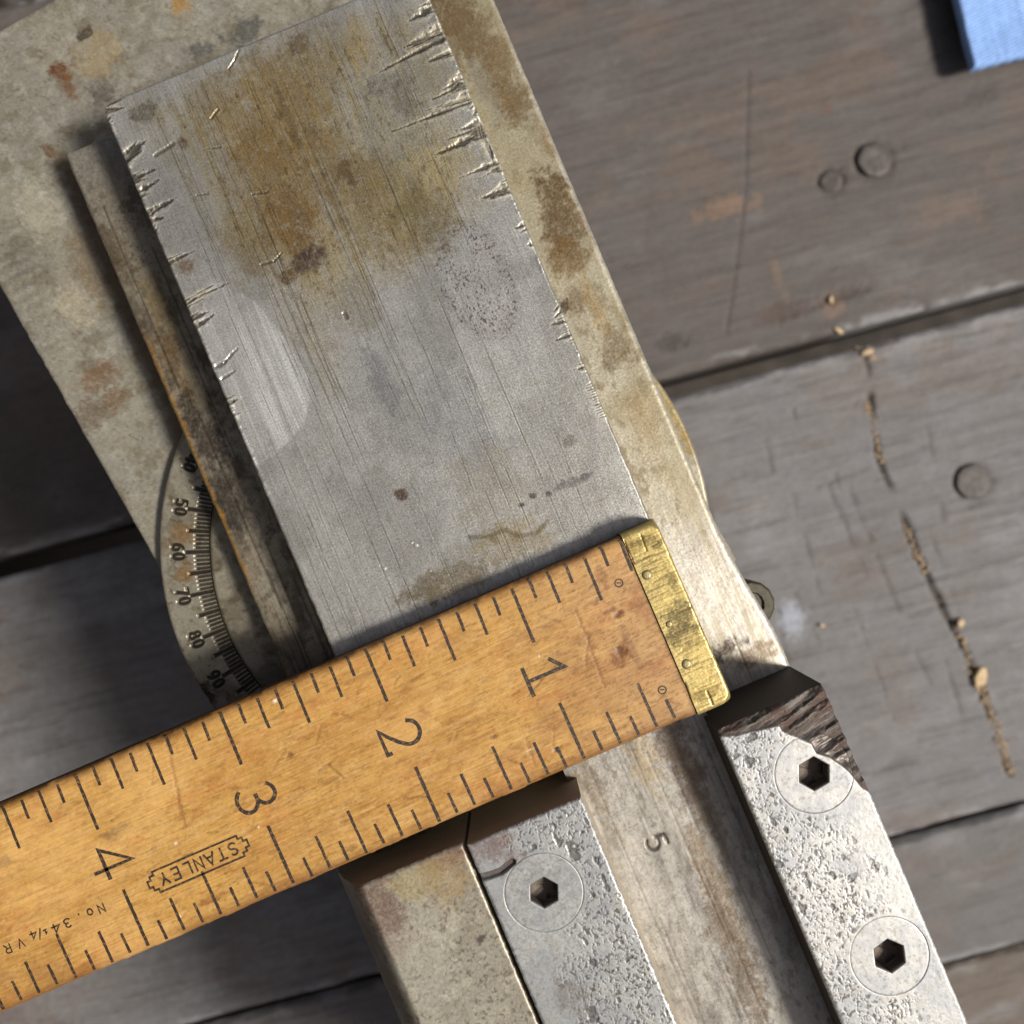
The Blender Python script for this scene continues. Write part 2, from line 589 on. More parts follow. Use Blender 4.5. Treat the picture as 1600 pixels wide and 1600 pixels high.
# plank edges along the bench's own y
seam1 = B(1320, 535)[1]
seam2 = B(1500, 1284)[1]
seam3 = B(1540, 1495)[1]
bands = [(seam1 + 4.2, seam1 + 207, 0.0, rgb(96, 90, 86), 1), (seam2 + 0.9, seam1 - 3.4, -0.6, rgb(121, 119, 119), 2),
         (seam3 + 0.7, seam2 - 0.9, -0.2, rgb(110, 108, 107), 3), (seam3 - 190, seam3 - 0.7, -1.5, rgb(112, 102, 92), 4),
         (seam1 + 211, seam1 + 380, 0.0, rgb(104, 92, 86), 5)]
planks = []
CRACK = [B(*p) for p in [(1352, 560), (1362, 640), (1375, 720), (1412, 810), (1440, 880), (1478, 960), (1500, 1000), (1530, 1065), (1556, 1140), (1580, 1210)]]
for y0, y1, zt, tone, sd in bands:
    X, Y = grid(-265, 310, y0, y1, 0.9)
    Z = np.full(X.shape, zt)
    g1 = fbm(X * 0.02, Y * 0.32, sd, 6, 0.62)
    g2 = fbm(X * 0.05, Y * 1.6, sd + 9, 4, 0.6)
    Z += (g1 - 0.5) * 0.9 + (g2 - 0.5) * 0.5
    ed = np.minimum(Y - y0, y1 - Y) + (fbm(X * 0.09, Y * 0.3, sd + 3, 4, .6) - 0.5) * 3.0
    Z -= 2.2 * (1 - ss(-0.4, 2.4, ed)) ** 1.5
    col = full(X.shape, tone * 0.92)
    col = mix(col, rgb(78, 74, 72), ss(0.50, 0.76, g1) * 0.28)
    col = mix(col, rgb(140, 139, 140), ss(0.52, 0.78, fbm(X * .022, Y * .05, sd + 21, 6, .68)) * (0.22 if sd == 1 else 0.5))
    col = mix(col, rgb(74, 68, 65), ss(0.58, 0.74, g2) * 0.35)
    col = mix(col, rgb(112, 94, 82), ss(0.52, 0.72, fbm(X * .03, Y * .05, sd + 33, 6, .7)) * 0.35)
    col = mix(col, rgb(160, 160, 162), (1 - ss(0.5, 5.0, np.abs(ed))) * ss(.45, .6, fbm(X * .1, Y * .2, sd + 5)) * 0.6)
    if sd == 2:   # saw and knife scores across the boards
        rr = random.Random(5)
        for k in range(70):
            x0 = rr.uniform(-10, 190)
            yy = rr.uniform(y0, y1)
            ln = rr.uniform(8, 55)
            a = math.radians(rr.choice([rr.uniform(-6, 6), rr.uniform(-98, -78)]))
            d, t = segdist(X, Y, x0, yy, x0 + ln * math.cos(a), yy + ln * math.sin(a))
            d = d + (fbm(X * .3, Y * .3, 74, 4, .6) - .5) * 1.6
            w = rr.uniform(0.4, 0.9)
            m = (1 - ss(w * 0.3, w * 1.6, d)) * ss(.35, .6, fbm(X * .12, Y * .12, 75 + k % 5, 3))
            Z -= 0.25 * m
            col = mix(col, rgb(76, 70, 68), m * 0.5)
        d = polydist(X, Y, CRACK) + (fbm(X * .35, Y * .35, 71, 5, .65) - .5) * 2.6
        m = 1 - ss(0.5, 1.6, d)
        m = m * ss(.34, .5, fbm(X * .06, Y * .06, 79, 3))
        Z -= 1.8 * m
        col = mix(col, rgb(74, 62, 54), m * .85)
        bx, by = B(1238, 965)
        col = mix(col, rgb(176, 182, 196), blob(X, Y, bx, by, 5.5, 9, .4, .25, seed=4) * 0.62)
    if sd == 1:
        for (px, py, r1, r2, c, s) in [(1130, 325, 9, 3, (138, 110, 88), .6), (1215, 430, 1.6, 6, (132, 108, 88), .45), (1300, 478, 3, 4, (132, 104, 84), .6),
                                       (1050, 535, 4, 3, (60, 54, 52), .8), (1220, 490, 9, 3, (84, 66, 56), .5), (1320, 460, 7, 2, (74, 62, 56), .7),
                                       (1300, 275, 4, 2.5, (70, 52, 48), .8), (1290, 170, 2, 1.5, (110, 74, 62), .6), (1530, 140, 5, 2, (74, 70, 72), .6),
                                       (1480, 330, 10, 4, (120, 104, 94), .5)]:
            bx, by = B(px, py)
            m = blob(X, Y, bx, by, r1 * BSC, r2 * BSC, .4, .5, seed=px)
            col = mix(col, rgb(*c), m * s)
            if c[0] < 100:
                Z -= 0.5 * m
        d = polydist(X, Y, [B(1170, 110), B(1165, 300), B(1150, 420), B(1135, 520)])
        m = 1 - ss(.2, .9, d)
        Z -= .3 * m
        col = mix(col, rgb(70, 62, 58), m * .5)
    for (px, py, r) in [(1366, 250, 4.3), (1298, 284, 2.6), (1521, 752, 4.2)]:
        bx, by = B(px, py)
        d = np.hypot(X - bx, Y - by) + (fbm(X * .3, Y * .3, 78, 3) - .5) * 2
        m = np.exp(-((d - r * BSC) / 1.5) ** 2)
        Z -= m * .5
        col = mix(col, rgb(56, 50, 47), m * .35)
    p = sheet("plank", X, Y, Z, col, np.full(X.shape, 0.62), M_PLANK, bench, zbot=-38)
    planks.append(p)


def nail(px, py, r, plank, h=0.8, tilt=0.0, slot=True):
    bx, by = B(px, py)
    r *= BSC
    V, F = [], []
    n = 20
    prof = [(1.0, -1.5), (1.0, h * .3), (.93, h * .8), (.75, h * .95), (.5, h * .9), (.3, h * .7), (0.001, h * .72)]
    rr = random.Random(px)
    ir = [1 + rr.uniform(-.05, .05) for _ in range(n)]
    for (k, z) in prof:
        for i in range(n):
            a = 2 * math.pi * i / n
            V.append((r * k * ir[i] * math.cos(a), r * k * ir[i] * math.sin(a), z + tilt * r * k * math.cos(a)))
    for j in range(len(prof) - 1):
        for i in range(n):
            F.append((j * n + i, j * n + (i + 1) % n, (j + 1) * n + (i + 1) % n, (j + 1) * n + i))
    o = mesh_py("nail_head", V, F, M_IRON, plank, True)
    o.location = (bx * MM, by * MM, 0.0)
    return o


nail(1366, 250, 4.3, planks[0], .8, -0.12)
nail(1298, 284, 2.6, planks[0], 0.3, 0.1)
nail(1521, 752, 4.2, planks[1], 0.35)


# unseen blocker added left of the bench to keep the sky off that side
sky_blocker = empty("sky_blocker_wall", (0, 0, 0), BA, kind="structure")
M_BLOCKER = plain_mat("sky_blocker_boards", rgb(40, 34, 30), .8, 0, 40, .4, .4)
for k in range(8):
    y0 = -580 + k * 145
    X, Y = grid(-292, -270, y0, y0 + 142, 12.0)
    sheet("blocker_board", X, Y, np.full(X.shape, 1500.0) + 14 * math.sin(k * 2.3), full(X.shape, rgb(40, 34, 30)), None, M_BLOCKER, sky_blocker, zbot=-850)


# ================================================================ VISE
vise = empty("machine_vise", (0, 0, BENCH_TO_SLIDE), PHI, label="worn grey steel swivel vise with engraved degree ring and pitted jaw plates, under the yardstick", category="vise")

# ---- base plate (its own axis is turned against the slide)
Z_BASE, Z_RING = -5.0, -2.5
CX, CY = L(680, 850, Z_RING)
ZERO = math.radians(98.95)                    # direction of the 0 mark in the vise frame
BT = math.radians(180 - 60.5) - PHI           # base axis (towards the top of the photo) in the vise frame
ca, sa = math.cos(BT), math.sin(BT)


def base_to_vise(s, t):
    """s along the base axis (up), t to the right"""
    return CX + s * ca + t * sa, CY + s * sa - t * ca


def vise_to_base(x, y):
    dx, dy = x - CX, y - CY
    return dx * ca + dy * sa, dx * sa - dy * ca


tl = vise_to_base(*L(125, 671, Z_BASE))[1]
st = vise_to_base(*L(42, 21, Z_BASE))[0]
T, S = grid(tl, -tl, -30, st, 0.3)
X, Y = base_to_vise(S, T)
Z = np.full(X.shape, Z_BASE)
n1 = fbm(X * .12, Y * .12, 11, 5, .55)
n2 = fbm(X * .5, Y * .5, 12, 4, .6)
n3 = fbm(X * 1.6, Y * 1.6, 13, 3, .6)
col = full(X.shape, rgb(158, 153, 138))
col = mix(col, rgb(146, 143, 132), ss(.42, .62, n1) * .8)
col = mix(col, rgb(176, 173, 160), ss(.52, .72, n2) * .5)
col = mix(col, rgb(122, 112, 92), ss(.56, .70, fbm(X * .28, Y * .28, 17, 5, .62)) * .65)
col = mix(col, rgb(104, 92, 72), ss(.60, .76, fbm(X * 1.3, Y * 1.3, 18, 6, .75)) * .6)
col = mix(col, rgb(128, 118, 98), ss(.50, .66, fbm(X * .5, Y * .5, 19, 6, .75)) * .4)
for (px, py, r1, r2, c, s) in [(95, 110, 2.6, 2.0, (112, 70, 42), .95), (110, 138, 1.6, 2.6, (120, 84, 52), .8), (150, 82, 5, 5, (174, 152, 108), .55),
                               (135, 53, 1.6, 1.3, (76, 66, 52), .95), (160, 143, 2.6, 2.4, (104, 100, 92), .95), (310, 80, 4.5, 2.2, (98, 98, 92), .95),
                               (382, 48, 4.5, 2.6, (96, 96, 90), .95), (280, 5, 2.0, 2.6, (178, 136, 66), .9), (78, 235, 2.0, 1.6, (112, 86, 58), .9),
                               (108, 205, 3, 1.6, (118, 106, 84), .8), (150, 590, 5, 3, (128, 100, 72), .8), (135, 655, 4.5, 3.5, (112, 96, 78), .8),
                               (180, 625, 3.5, 2.5, (122, 98, 72), .8), (35, 400, 7, 6, (126, 122, 110), .6), (110, 480, 5, 5, (196, 186, 160), .6),
                               (60, 330, 5, 7, (196, 190, 168), .5), (140, 420, 3, 8, (130, 108, 76), .6)]:
    bx, by = L(px, py, Z_BASE)
    m = blob(X, Y, bx, by, r1, r2, .35, .55, seed=px + 1)
    col = mix(col, rgb(*c), m * s)
# dark brown line beside the bar
bx0, by0 = L(100, 250, Z_BASE)
bx1, by1 = L(330, 790, Z_BASE)
d, t = segdist(X, Y, bx0, by0, bx1, by1)
col = mix(col, rgb(104, 84, 54), (1 - ss(.3, 2.6, d + (n2 - .5) * 2)) * .75)
# tool chatter across the left edge
chat = np.exp(-(((S - vise_to_base(*L(22, 420, Z_BASE))[0]) / 8) ** 2)) * np.exp(-(((T - tl - 4.5) / 4) ** 2))
Z += chat * 0.06 * np.sin(S * 2.9 + 0.4 * np.sin(T * 1.2))
col = mix(col, rgb(112, 108, 98), chat * (.5 + .5 * np.sin(S * 2.9 + 0.4 * np.sin(T * 1.2))) * .55)
ed = np.minimum(np.minimum(T - tl, -tl - T), st - S)
Z -= round_edge(ed + (n2 - .5) * .3, 0.8)
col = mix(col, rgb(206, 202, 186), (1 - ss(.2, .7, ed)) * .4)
rg = 0.46 + .2 * (n1 - .5)
sheet("base_plate", X, Y, Z, col, rg, M_CAST, vise, zbot=-BENCH_TO_SLIDE - .0, flip=True, side_col=rgb(70, 64, 56))

# ---- scale ring with engraved degrees
KR = .981
R0, R1 = 42.0 * KR, 51.4 * KR
nr, na = 58, 4200
rad = np.linspace(R0, R1, nr)
th = np.linspace(0, 2 * math.pi, na, endpoint=False)
TH, RR = np.meshgrid(th, rad)
X, Y = CX + RR * np.cos(TH), CY + RR * np.sin(TH)
K = np.degrees((TH - ZERO) % (2 * math.pi))          # degrees past the zero mark
K = np.where(K > 180, K - 360, K)
near = np.round(K)
RN = RR / KR
arcmm = np.abs(K - near) * math.pi / 180 * RN
ten = (np.abs(near) % 10) == 0
five = ((np.abs(near) % 5) == 0) & ~ten
rout = np.where(ten, 46.7, np.where(five, 46.1, 44.75))
wid = np.where(ten | five, 0.36, 0.25)
cut = (1 - ss(wid * .55, wid * 1.25, arcmm)) * (1 - ss(rout - .12, rout + .12, RN)) * ss(42.0, 42.25, RN)
cut = cut * np.where(ten | five, 1.0, .85 + .15 * vnoise(near * 3.1, RR * 0 + .5, 3))
cut2 = np.zeros_like(X)
for kk in range(-180, 180, 10):
    lab = abs(kk) if abs(kk) <= 90 else 180 - abs(kk)
    a = ZERO + math.radians(kk)
    sel = (np.abs(K - kk) < 4) & (RN > 46.3)
    if not sel.any():
        continue
    # local frame of the number: up points at the centre, right runs with the degrees
    rx, ry = X[sel] - CX, Y[sel] - CY
    ur = rx * math.cos(a) + ry * math.sin(a)
    ut = -rx * math.sin(a) + ry * math.cos(a)
    gx_, gy_ = ut / KR, (48.9 - ur / KR)
    dm = np.full(gx_.shape, 1e9)
    txt = str(lab)
    h, w, adv = 2.05, 1.75, 1.72
    for i, ch in enumerate(txt):
        ox = (i - len(txt) / 2) * adv + .16
        for stq in GLYPH[ch]:
            dm = np.minimum(dm, polydist(gx_, gy_, [(ox + p[0] * w * .8, p[1] * h) for p in stq]))
    cut2[sel] = np.maximum(cut2[sel], 1 - ss(.16, .40, dm))
depth = np.maximum(cut * .32, cut2 * .36)
# metal pushed up round the stamped marks
lip = np.maximum(ss(.05, .4, np.roll(np.maximum(cut, cut2), 9, 1)), ss(.05, .4, np.roll(np.maximum(cut2, cut * (five | ten)), -9, 1))) * (1 - np.maximum(cut, cut2))
Z = Z_RING - depth + .03 * lip * (RN > 44.8)
n1 = fbm(X * .25, Y * .25, 21, 5, .6)
n2 = fbm(X * .9, Y * .9, 22, 4, .6)
col = full(X.shape, rgb(158, 152, 136))
col = mix(col, rgb(122, 114, 96), ss(.48, .66, n1) * .7)
col = mix(col, rgb(92, 78, 56), ss(.62, .74, n2) * .6)
for (px, py, r1, c, s) in [(285, 835, 2.2, (150, 116, 68), .7), (290, 895, 2.0, (140, 104, 56), .8), (262, 850, 2, (120, 96, 64), .5),
                           (318, 1085, 3.2, (52, 40, 28), .95), (1050, 640, 9, (168, 148, 92), .8), (1090, 690, 3, (150, 122, 72), .7), (1105, 780, 7, (196, 188, 160), .6)]:
    bx, by = L(px, py, Z_RING)
    col = mix(col, rgb(*c), blob(X, Y, bx, by, r1, r1, .4, .5, seed=px) * s)
col = mix(col, rgb(40, 34, 26), np.clip(np.maximum(cut, cut2), 0, 1) * .93)
ed = R1 - RR
Z -= round_edge(ed, .7)
notch = blob(X, Y, *L(305, 1100, Z_RING), 2.4, 3.2, .3, .5, seed=3)
Z -= notch * 2.0
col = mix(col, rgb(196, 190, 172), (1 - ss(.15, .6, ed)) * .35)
sheet("scale_ring", X, Y, Z, col, 0.40 + .2 * (n1 - .5), M_RING, vise, zbot=-20, wrap=True, flip=True, side_col=rgb(90, 82, 68))

# ---- turning boss inside the ring
rad = np.linspace(0.2, 41.0, 120)
th = np.linspace(0, 2 * math.pi, 900, endpoint=False)
TH, RR = np.meshgrid(th, rad)
X, Y = CX + RR * np.cos(TH), CY + RR * np.sin(TH)
n1 = fbm(X * .22, Y * .22, 31, 5, .6)
n2 = fbm(X * .8, Y * .8, 32, 4, .6)
Z = np.full(X.shape, Z_RING + .35) + (n2 - .5) * .05 - round_edge(41.0 - RR, .4)
col = full(X.shape, rgb(146, 140, 124))
col = mix(col, rgb(104, 95, 78), ss(.45, .64, n1) * .75)
col = mix(col, rgb(78, 66, 48), ss(.60, .74, n2) * .6)
sheet("swivel_boss", X, Y, Z, col, 0.45 + .2 * (n1 - .5), M_CAST, vise, zbot=-14, wrap=True, flip=True)

# ---- slide body: the way that shows right of the ruler and in the channel
def body_right(y):
    u = -y
    return 33.0 + 2.15 * ss(19.5, 41.5, u) + .25 * ss(18, 20, u)


s_, Y = np.meshgrid(np.linspace(0, 1, 300), np.concatenate([np.linspace(-235, -122, 40, endpoint=False), np.linspace(-122, 112, 980)]))
XR = body_right(Y)
XL = -37.0 + 52.0 * ss(80.0, 83.0, Y)
X = XL + s_ * (XR - XL)
U = -Y
n1 = fbm(X * .14, Y * .10, 41, 5, .58)
n2 = fbm(X * .5, Y * .4, 42, 5, .6)
n3 = fbm(X * 1.7, Y * 1.5, 43, 3, .6)
ln = fbm(X * 2.2, Y * .05, 44, 4, .65)
Z = (n2 - .5) * .06 + (ln - .5) * .02
col = full(X.shape, rgb(190, 182, 160))
col = mix(col, rgb(160, 150, 124), ss(.42, .6, n1) * .8)
col = mix(col, rgb(128, 112, 82), ss(.54, .68, n2) * .6)
up = 1 - ss(-45, -15, U)
col = mix(col, rgb(176, 165, 132), up * .5)
for (px, py, r1, r2, c, s) in [(700, 30, 5, 11, (118, 98, 68), .95), (745, 60, 5, 9, (124, 104, 74), .9), (780, 120, 5, 9, (132, 112, 80), .8), (800, 165, 4, 5, (124, 102, 70), .85),
                               (865, 300, 3.2, 6, (100, 78, 50), .95), (880, 350, 4.2, 6, (108, 86, 58), .9), (885, 400, 4, 4, (124, 96, 54), .8),
                               (870, 215, 3, 6, (140, 112, 70), .6), (925, 345, 2.5, 6, (128, 104, 70), .7), (885, 480, 1.5, 1.6, (70, 54, 40), .95), (905, 470, 3.4, 3, (128, 106, 76), .7),
                               (930, 480, 1.6, 9, (176, 150, 98), .6), (960, 540, 3, 4, (112, 92, 62), .7), (1000, 640, 4, 6, (166, 146, 108), .5), (1020, 700, 3, 8, (170, 150, 114), .4),
                               (760, 150, 2, 8, (160, 158, 142), .6), (1085, 930, 5, 6, (196, 188, 178), .6), (1055, 870, 4, 8, (210, 206, 196), .6)]:
    bx, by = L(px, py, 0)
    m = blob(X, Y, bx, by, r1, r2, .4, .6, seed=px + 2)
    col = mix(col, rgb(*c), m * s)
low = ss(8, 26, U) * (1 - ss(60, 64, U))
col = mix(col, rgb(222, 216, 204), low * (.35 + .45 * ss(.4, .55, ln)))  # lower strip lightened, its sunlit look put into the colour
col = mix(col, rgb(150, 142, 140), low * ss(.55, .66, ln) * .5)
bx, by = L(1135, 1012, 0)
col = mix(col, rgb(66, 44, 34), blob(X, Y, bx, by, 4.2, 2.2, .4, .8, seed=8) * .9)
bx, by = L(1180, 1022, 0)
col = mix(col, rgb(120, 100, 74), blob(X, Y, bx, by, 6, 2.2, .5, .6, seed=9) * .8)
rr = random.Random(12)
for k in range(26):
    x0 = rr.uniform(-7, 33)
    y0 = rr.uniform(-125, -10)
    l_ = rr.uniform(12, 60)
    d, t = segdist(X, Y, x0, y0, x0 + rr.uniform(-.6, .6), y0 + l_)
    m = (1 - ss(.08, .26, d))
    Z -= m * .04
    col = mix(col, rgb(96, 86, 72), m * rr.uniform(.2, .55))
ed = XR - X
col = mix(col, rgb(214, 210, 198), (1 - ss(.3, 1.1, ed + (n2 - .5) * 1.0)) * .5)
Z -= round_edge(ed + (n3 - .5) * .25, 1.1)
sheet("slide_body", X, Y, Z, col, 0.40 + .25 * (n1 - .5), M_WAY, vise, zbot=-12, side_col=rgb(110, 102, 84))

# ---- raised floor of the channel between the jaw plates
ZCH = 9.0
X, Y = grid(L(892, 1240, 21.0)[0] - .3, 17.2, -128.0, -36.0, 0.2)
n1 = fbm(X * .14, Y * .10, 141, 5, .58)
n2 = fbm(X * .5, Y * .4, 142, 5, .6)
n3 = fbm(X * 1.7, Y * 1.5, 143, 3, .6)
ln = fbm(X * 2.2, Y * .05, 144, 4, .65)
Z = ZCH + (n2 - .5) * .07 + (ln - .5) * .012
col = full(X.shape, rgb(190, 185, 174))
col = mix(col, rgb(166, 160, 148), ss(.42, .6, n1) * .7)
# channel: long dirty streaks
ch = np.ones(X.shape)
st1 = fbm(X * .28, Y * .05, 45, 6, .68)
col = mix(col, rgb(166, 162, 154), ch * .7)
col = mix(col, rgb(116, 111, 103), ch * ss(.44, .68, st1) * .6)
col = mix(col, rgb(92, 88, 83), ch * ss(.50, .66, fbm(X * 1.1, Y * .6, 46, 6, .74)) * .45)
for (px, py, r1, r2, c, s) in [(1060, 1180, 3, 12, (92, 74, 62), .8), (1085, 1230, 2.4, 16, (116, 100, 80), .7), (1010, 1190, 3, 6, (170, 146, 100), .5), (1125, 1400, 2.5, 18, (116, 94, 66), .7),
                               (930, 1230, 1.6, 12, (112, 98, 78), .7), (1150, 1500, 3, 14, (98, 80, 60), .7), (890, 1225, 2.5, 2, (120, 96, 62), .8), (1010, 1400, 4, 14, (188, 184, 174), .5)]:
    bx, by = L(px, py, ZCH)
    col = mix(col, rgb(*c), blob(X, Y, bx, by, r1, r2, .5, .6, seed=px + 4) * s)
for k in range(12):
    x0 = rr.uniform(-7, 16)
    y0 = rr.uniform(-125, -60)
    d, t = segdist(X, Y, x0, y0, x0 + rr.uniform(-.4, .4), y0 + rr.uniform(12, 60))
    m = (1 - ss(.06, .24, d))
    Z -= m * .02
    col = mix(col, rgb(90, 84, 76), m * rr.uniform(.15, .4))
# stamped figure
ox, oy = L(1024, 1316, ZCH)
rot = math.radians(270 + 5)
c_, s2 = math.cos(rot), math.sin(rot)
gx_ = (X - ox) * c_ + (Y - oy) * s2
gy_ = -(X - ox) * s2 + (Y - oy) * c_
sel = (np.abs(gx_) < 6) & (np.abs(gy_) < 6)
dm = np.full(X.shape, 9.0)
for stq in GLYPH['5']:
    dm[sel] = np.minimum(dm[sel], polydist(gx_[sel], gy_[sel], [((p[0] - .4) * 3.1, (p[1] - .45) * 3.4) for p in stq]))
m = 1 - ss(.10, .33, dm)
Z -= m * .25
col = mix(col, rgb(54, 48, 44), m * .9)
sheet("channel_floor", X, Y, Z, col, 0.46 + .25 * (n1 - .5), M_WAY, vise, zbot=-.2, side_col=rgb(84, 76, 64))

# ---- unseen web added under the far half of the slide to stop leaking sun
X, Y = grid(-50, 27, -230, -54, 4.0)
sheet("sun_stop_web", X, Y, np.full(X.shape, -2.7), full(X.shape, rgb(70, 64, 56)), None, M_CAST, vise, zbot=-BENCH_TO_SLIDE)

# ---- side bar (gib) left of the slide plate
ZBAR = 4.5
xa, ya = L(100, 240, ZBAR)
X, Y = grid(xa, -35.0, -47.5, ya, 0.22)
U = -Y
n1 = fbm(X * .22, Y * .15, 51, 6, .65)
n2 = fbm(X * .6, Y * .5, 52, 6, .72)
ln = fbm(X * 2.0, Y * .06, 53, 4, .65)
Z = np.full(X.shape, ZBAR) + (ln - .5) * .02 + (n2 - .5) * .08
col = full(X.shape, rgb(146, 138, 122))
col = mix(col, rgb(100, 90, 74), ss(.44, .64, n1) * .8)
col = mix(col, rgb(78, 68, 54), ss(.50, .68, n2) * .7)
col = mix(col, rgb(168, 158, 138), ss(.56, .7, ln) * .28)
col = mix(col, rgb(150, 146, 136), (1 - ss(0, 16, ya - Y)) * .7)
for (px, py, r1, r2, c, s) in [(300, 640, 3, 5, (54, 42, 30), .85), (330, 690, 3, 6, (60, 52, 46), .8), (355, 790, 3, 6, (48, 44, 42), .8), (270, 560, 3, 7, (112, 84, 46), .7),
                               (180, 400, 3, 6, (92, 78, 56), .7), (300, 590, 1.6, 8, (170, 158, 130), .6), (250, 480, 2, 8, (150, 130, 92), .6), (380, 900, 3, 7, (150, 138, 116), .6)]:
    bx, by = L(px, py, ZBAR)
    col = mix(col, rgb(*c), blob(X, Y, bx, by, r1, r2, .5, .6, seed=px) * s)
for k in range(16):
    x0 = rr.uniform(xa + 2, -36)
    y0 = rr.uniform(-45, 60)
    d, t = segdist(X, Y, x0, y0, x0 + rr.uniform(-.3, .3), y0 + rr.uniform(10, 40))
    m = 1 - ss(.08, .24, d)
    Z -= m * .05
    col = mix(col, rgb(66, 56, 44), m * .6)
# oil bleeding along the lower left edge, with a bevel that opens towards the ruler
ed = X - xa
bev = .3 + 3.2 * ss(5, 50, U)
Z -= np.where(ed < bev, (bev - ed) * .55, 0)
oil = (1 - ss(.4, 1.0, np.abs(ed - bev * .75) / (.25 + .25 * bev))) * ss(6, 20, U)
col = mix(col, rgb(150, 96, 28), oil * .8)
oil2 = (1 - ss(.3, 1.3, ed + (n2 - .5) * 1.6)) * (ss(-58, -48, U) * (1 - ss(-12, 0, U)))
col = mix(col, rgb(176, 128, 48), oil2 * .85)
edge = np.minimum(ed, ya - Y) + (n2 - .5) * .7
Z -= round_edge(edge, .7)
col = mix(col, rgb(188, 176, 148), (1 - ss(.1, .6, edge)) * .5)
sheet("side_bar", X, Y, Z, col, 0.40 + .3 * (n1 - .5), M_BAR, vise, zbot=-2.3, side_col=rgb(60, 52, 40))

# ---- slide plate with the saw-nicked edges
ZP = 15.0
xl, yt = L(158, 165, ZP)
xr = L(1020, 820, ZP)[0]
yb = -36.0
X, Y = grid(xl, xr, yb, yt, 0.145)
n1 = fbm(X * .10, Y * .08, 61, 5, .58)
n2 = fbm(X * .4, Y * .3, 62, 5, .6)
n3 = fbm(X * 1.8, Y * 1.4, 63, 3, .6)
ln = fbm(X * 2.6, Y * .03, 64, 4, .65)
ln2 = fbm(X * .7, Y * .012, 65, 3, .6)
Z = np.full(X.shape, ZP) + (n2 - .5) * .03 + (ln - .5) * .012
clean = rgb(191, 189, 182)
col = full(X.shape, clean)
col = mix(col, rgb(154, 151, 144), ss(.45, .6, n1) * .5)


def pl(px, py):
    return L(px, py, ZP)


rough = np.full(X.shape, .36)
# oil varnish over the upper half: golden brown, with its own ragged outline
poly = [pl(*p) for p in [(170, 160), (300, 100), (560, -20), (680, -20), (760, 200), (800, 330), (700, 385), (668, 450), (580, 480), (560, 500), (545, 640), (490, 620),
                         (430, 530), (395, 450), (330, 400), (280, 300), (230, 240)]]
poly2 = [(p[0], p[1]) for p in poly]
wx = X + (fbm(X * .5, Y * .2, 66, 4, .6) - .5) * 4.5
wy = Y + (fbm(X * .5, Y * .2, 67, 4, .6) - .5) * 5
pin = inpoly(wx, wy, poly2)
pd = polydist(wx, wy, poly2 + [poly2[0]])
vm_ = np.where(pin, ss(-1, 9.0, pd), 0)
vm_ = vm_ * (.45 + .55 * ss(.36, .62, fbm(X * .9, Y * .05, 74, 5, .65)))
col = mix(col, rgb(168, 155, 120), vm_ * .85)
col = mix(col, rgb(152, 134, 94), vm_ * ss(.42, .62, n1 * .5 + n2 * .5) * .45)
for (px, py, r1, r2, c, s) in [(430, 170, 11, 11, (150, 124, 74), .75), (470, 110, 7, 9, (148, 126, 82), .5), (340, 170, 5, 6, (150, 128, 84), .6), (440, 290, 8, 13, (140, 113, 68), .7),
                               (460, 345, 5, 9, (128, 98, 56), .75), (390, 390, 5, 7, (140, 120, 78), .6), (510, 240, 5, 9, (140, 118, 76), .6), (560, 280, 6, 5, (124, 106, 78), .6),
                               (600, 330, 9, 10, (144, 126, 86), .7), (620, 200, 7, 8, (150, 146, 130), .5), (640, 90, 6, 6, (150, 146, 132), .5), (690, 250, 8, 5, (182, 166, 122), .7),
                               (660, 340, 6, 7, (132, 118, 82), .8), (540, 270, 1.5, 2.5, (104, 84, 58), .8), (480, 405, 3.0, 2.4, (84, 68, 62), .95), (448, 430, 2.0, 1.5, (118, 90, 56), .9),
                               (225, 175, 3.2, 1.6, (120, 112, 98), .9), (285, 222, 1.0, 1.2, (110, 78, 48), .9), (288, 415, 1.8, 1.4, (136, 110, 84), .8), (470, 70, 2, 2, (118, 100, 74), .7),
                               (450, 180, 1, 7, (108, 86, 52), .5), (600, 130, 5, 2, (142, 138, 126), .7), (630, 160, 2, 4, (128, 122, 108), .7), (560, 70, 2.5, 5, (180, 152, 90), .5)]:
    bx, by = pl(px, py)
    m = blob(X, Y, bx, by, r1, r2, .45, .5, seed=px + 5)
    col = mix(col, rgb(*c), m * s)
spk = ss(.56, .70, fbm(X * 1.6, Y * .7, 72, 6, .75))
col = mix(col, rgb(96, 80, 54), spk * (.18 + .5 * vm_))
spk = ss(.55, .72, fbm(X * 1.1, Y * 1.0, 73, 6, .78))
col = mix(col, rgb(190, 184, 166), spk * .35)
# polished patch with its bright reflection painted into the colour, crisp right-hand outline
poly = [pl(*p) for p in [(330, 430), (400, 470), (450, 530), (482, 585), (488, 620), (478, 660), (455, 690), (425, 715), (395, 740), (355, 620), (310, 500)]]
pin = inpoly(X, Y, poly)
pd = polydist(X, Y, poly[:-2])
polish_sheen = np.where(pin, ss(.0, .5, pd), 0)
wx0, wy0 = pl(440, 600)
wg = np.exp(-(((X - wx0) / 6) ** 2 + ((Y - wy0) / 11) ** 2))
col = mix(col, rgb(242, 240, 234), polish_sheen * (.36 + .6 * wg) * (.6 + .8 * ss(.35, .65, ln)))
rough = rough - .05 * polish_sheen
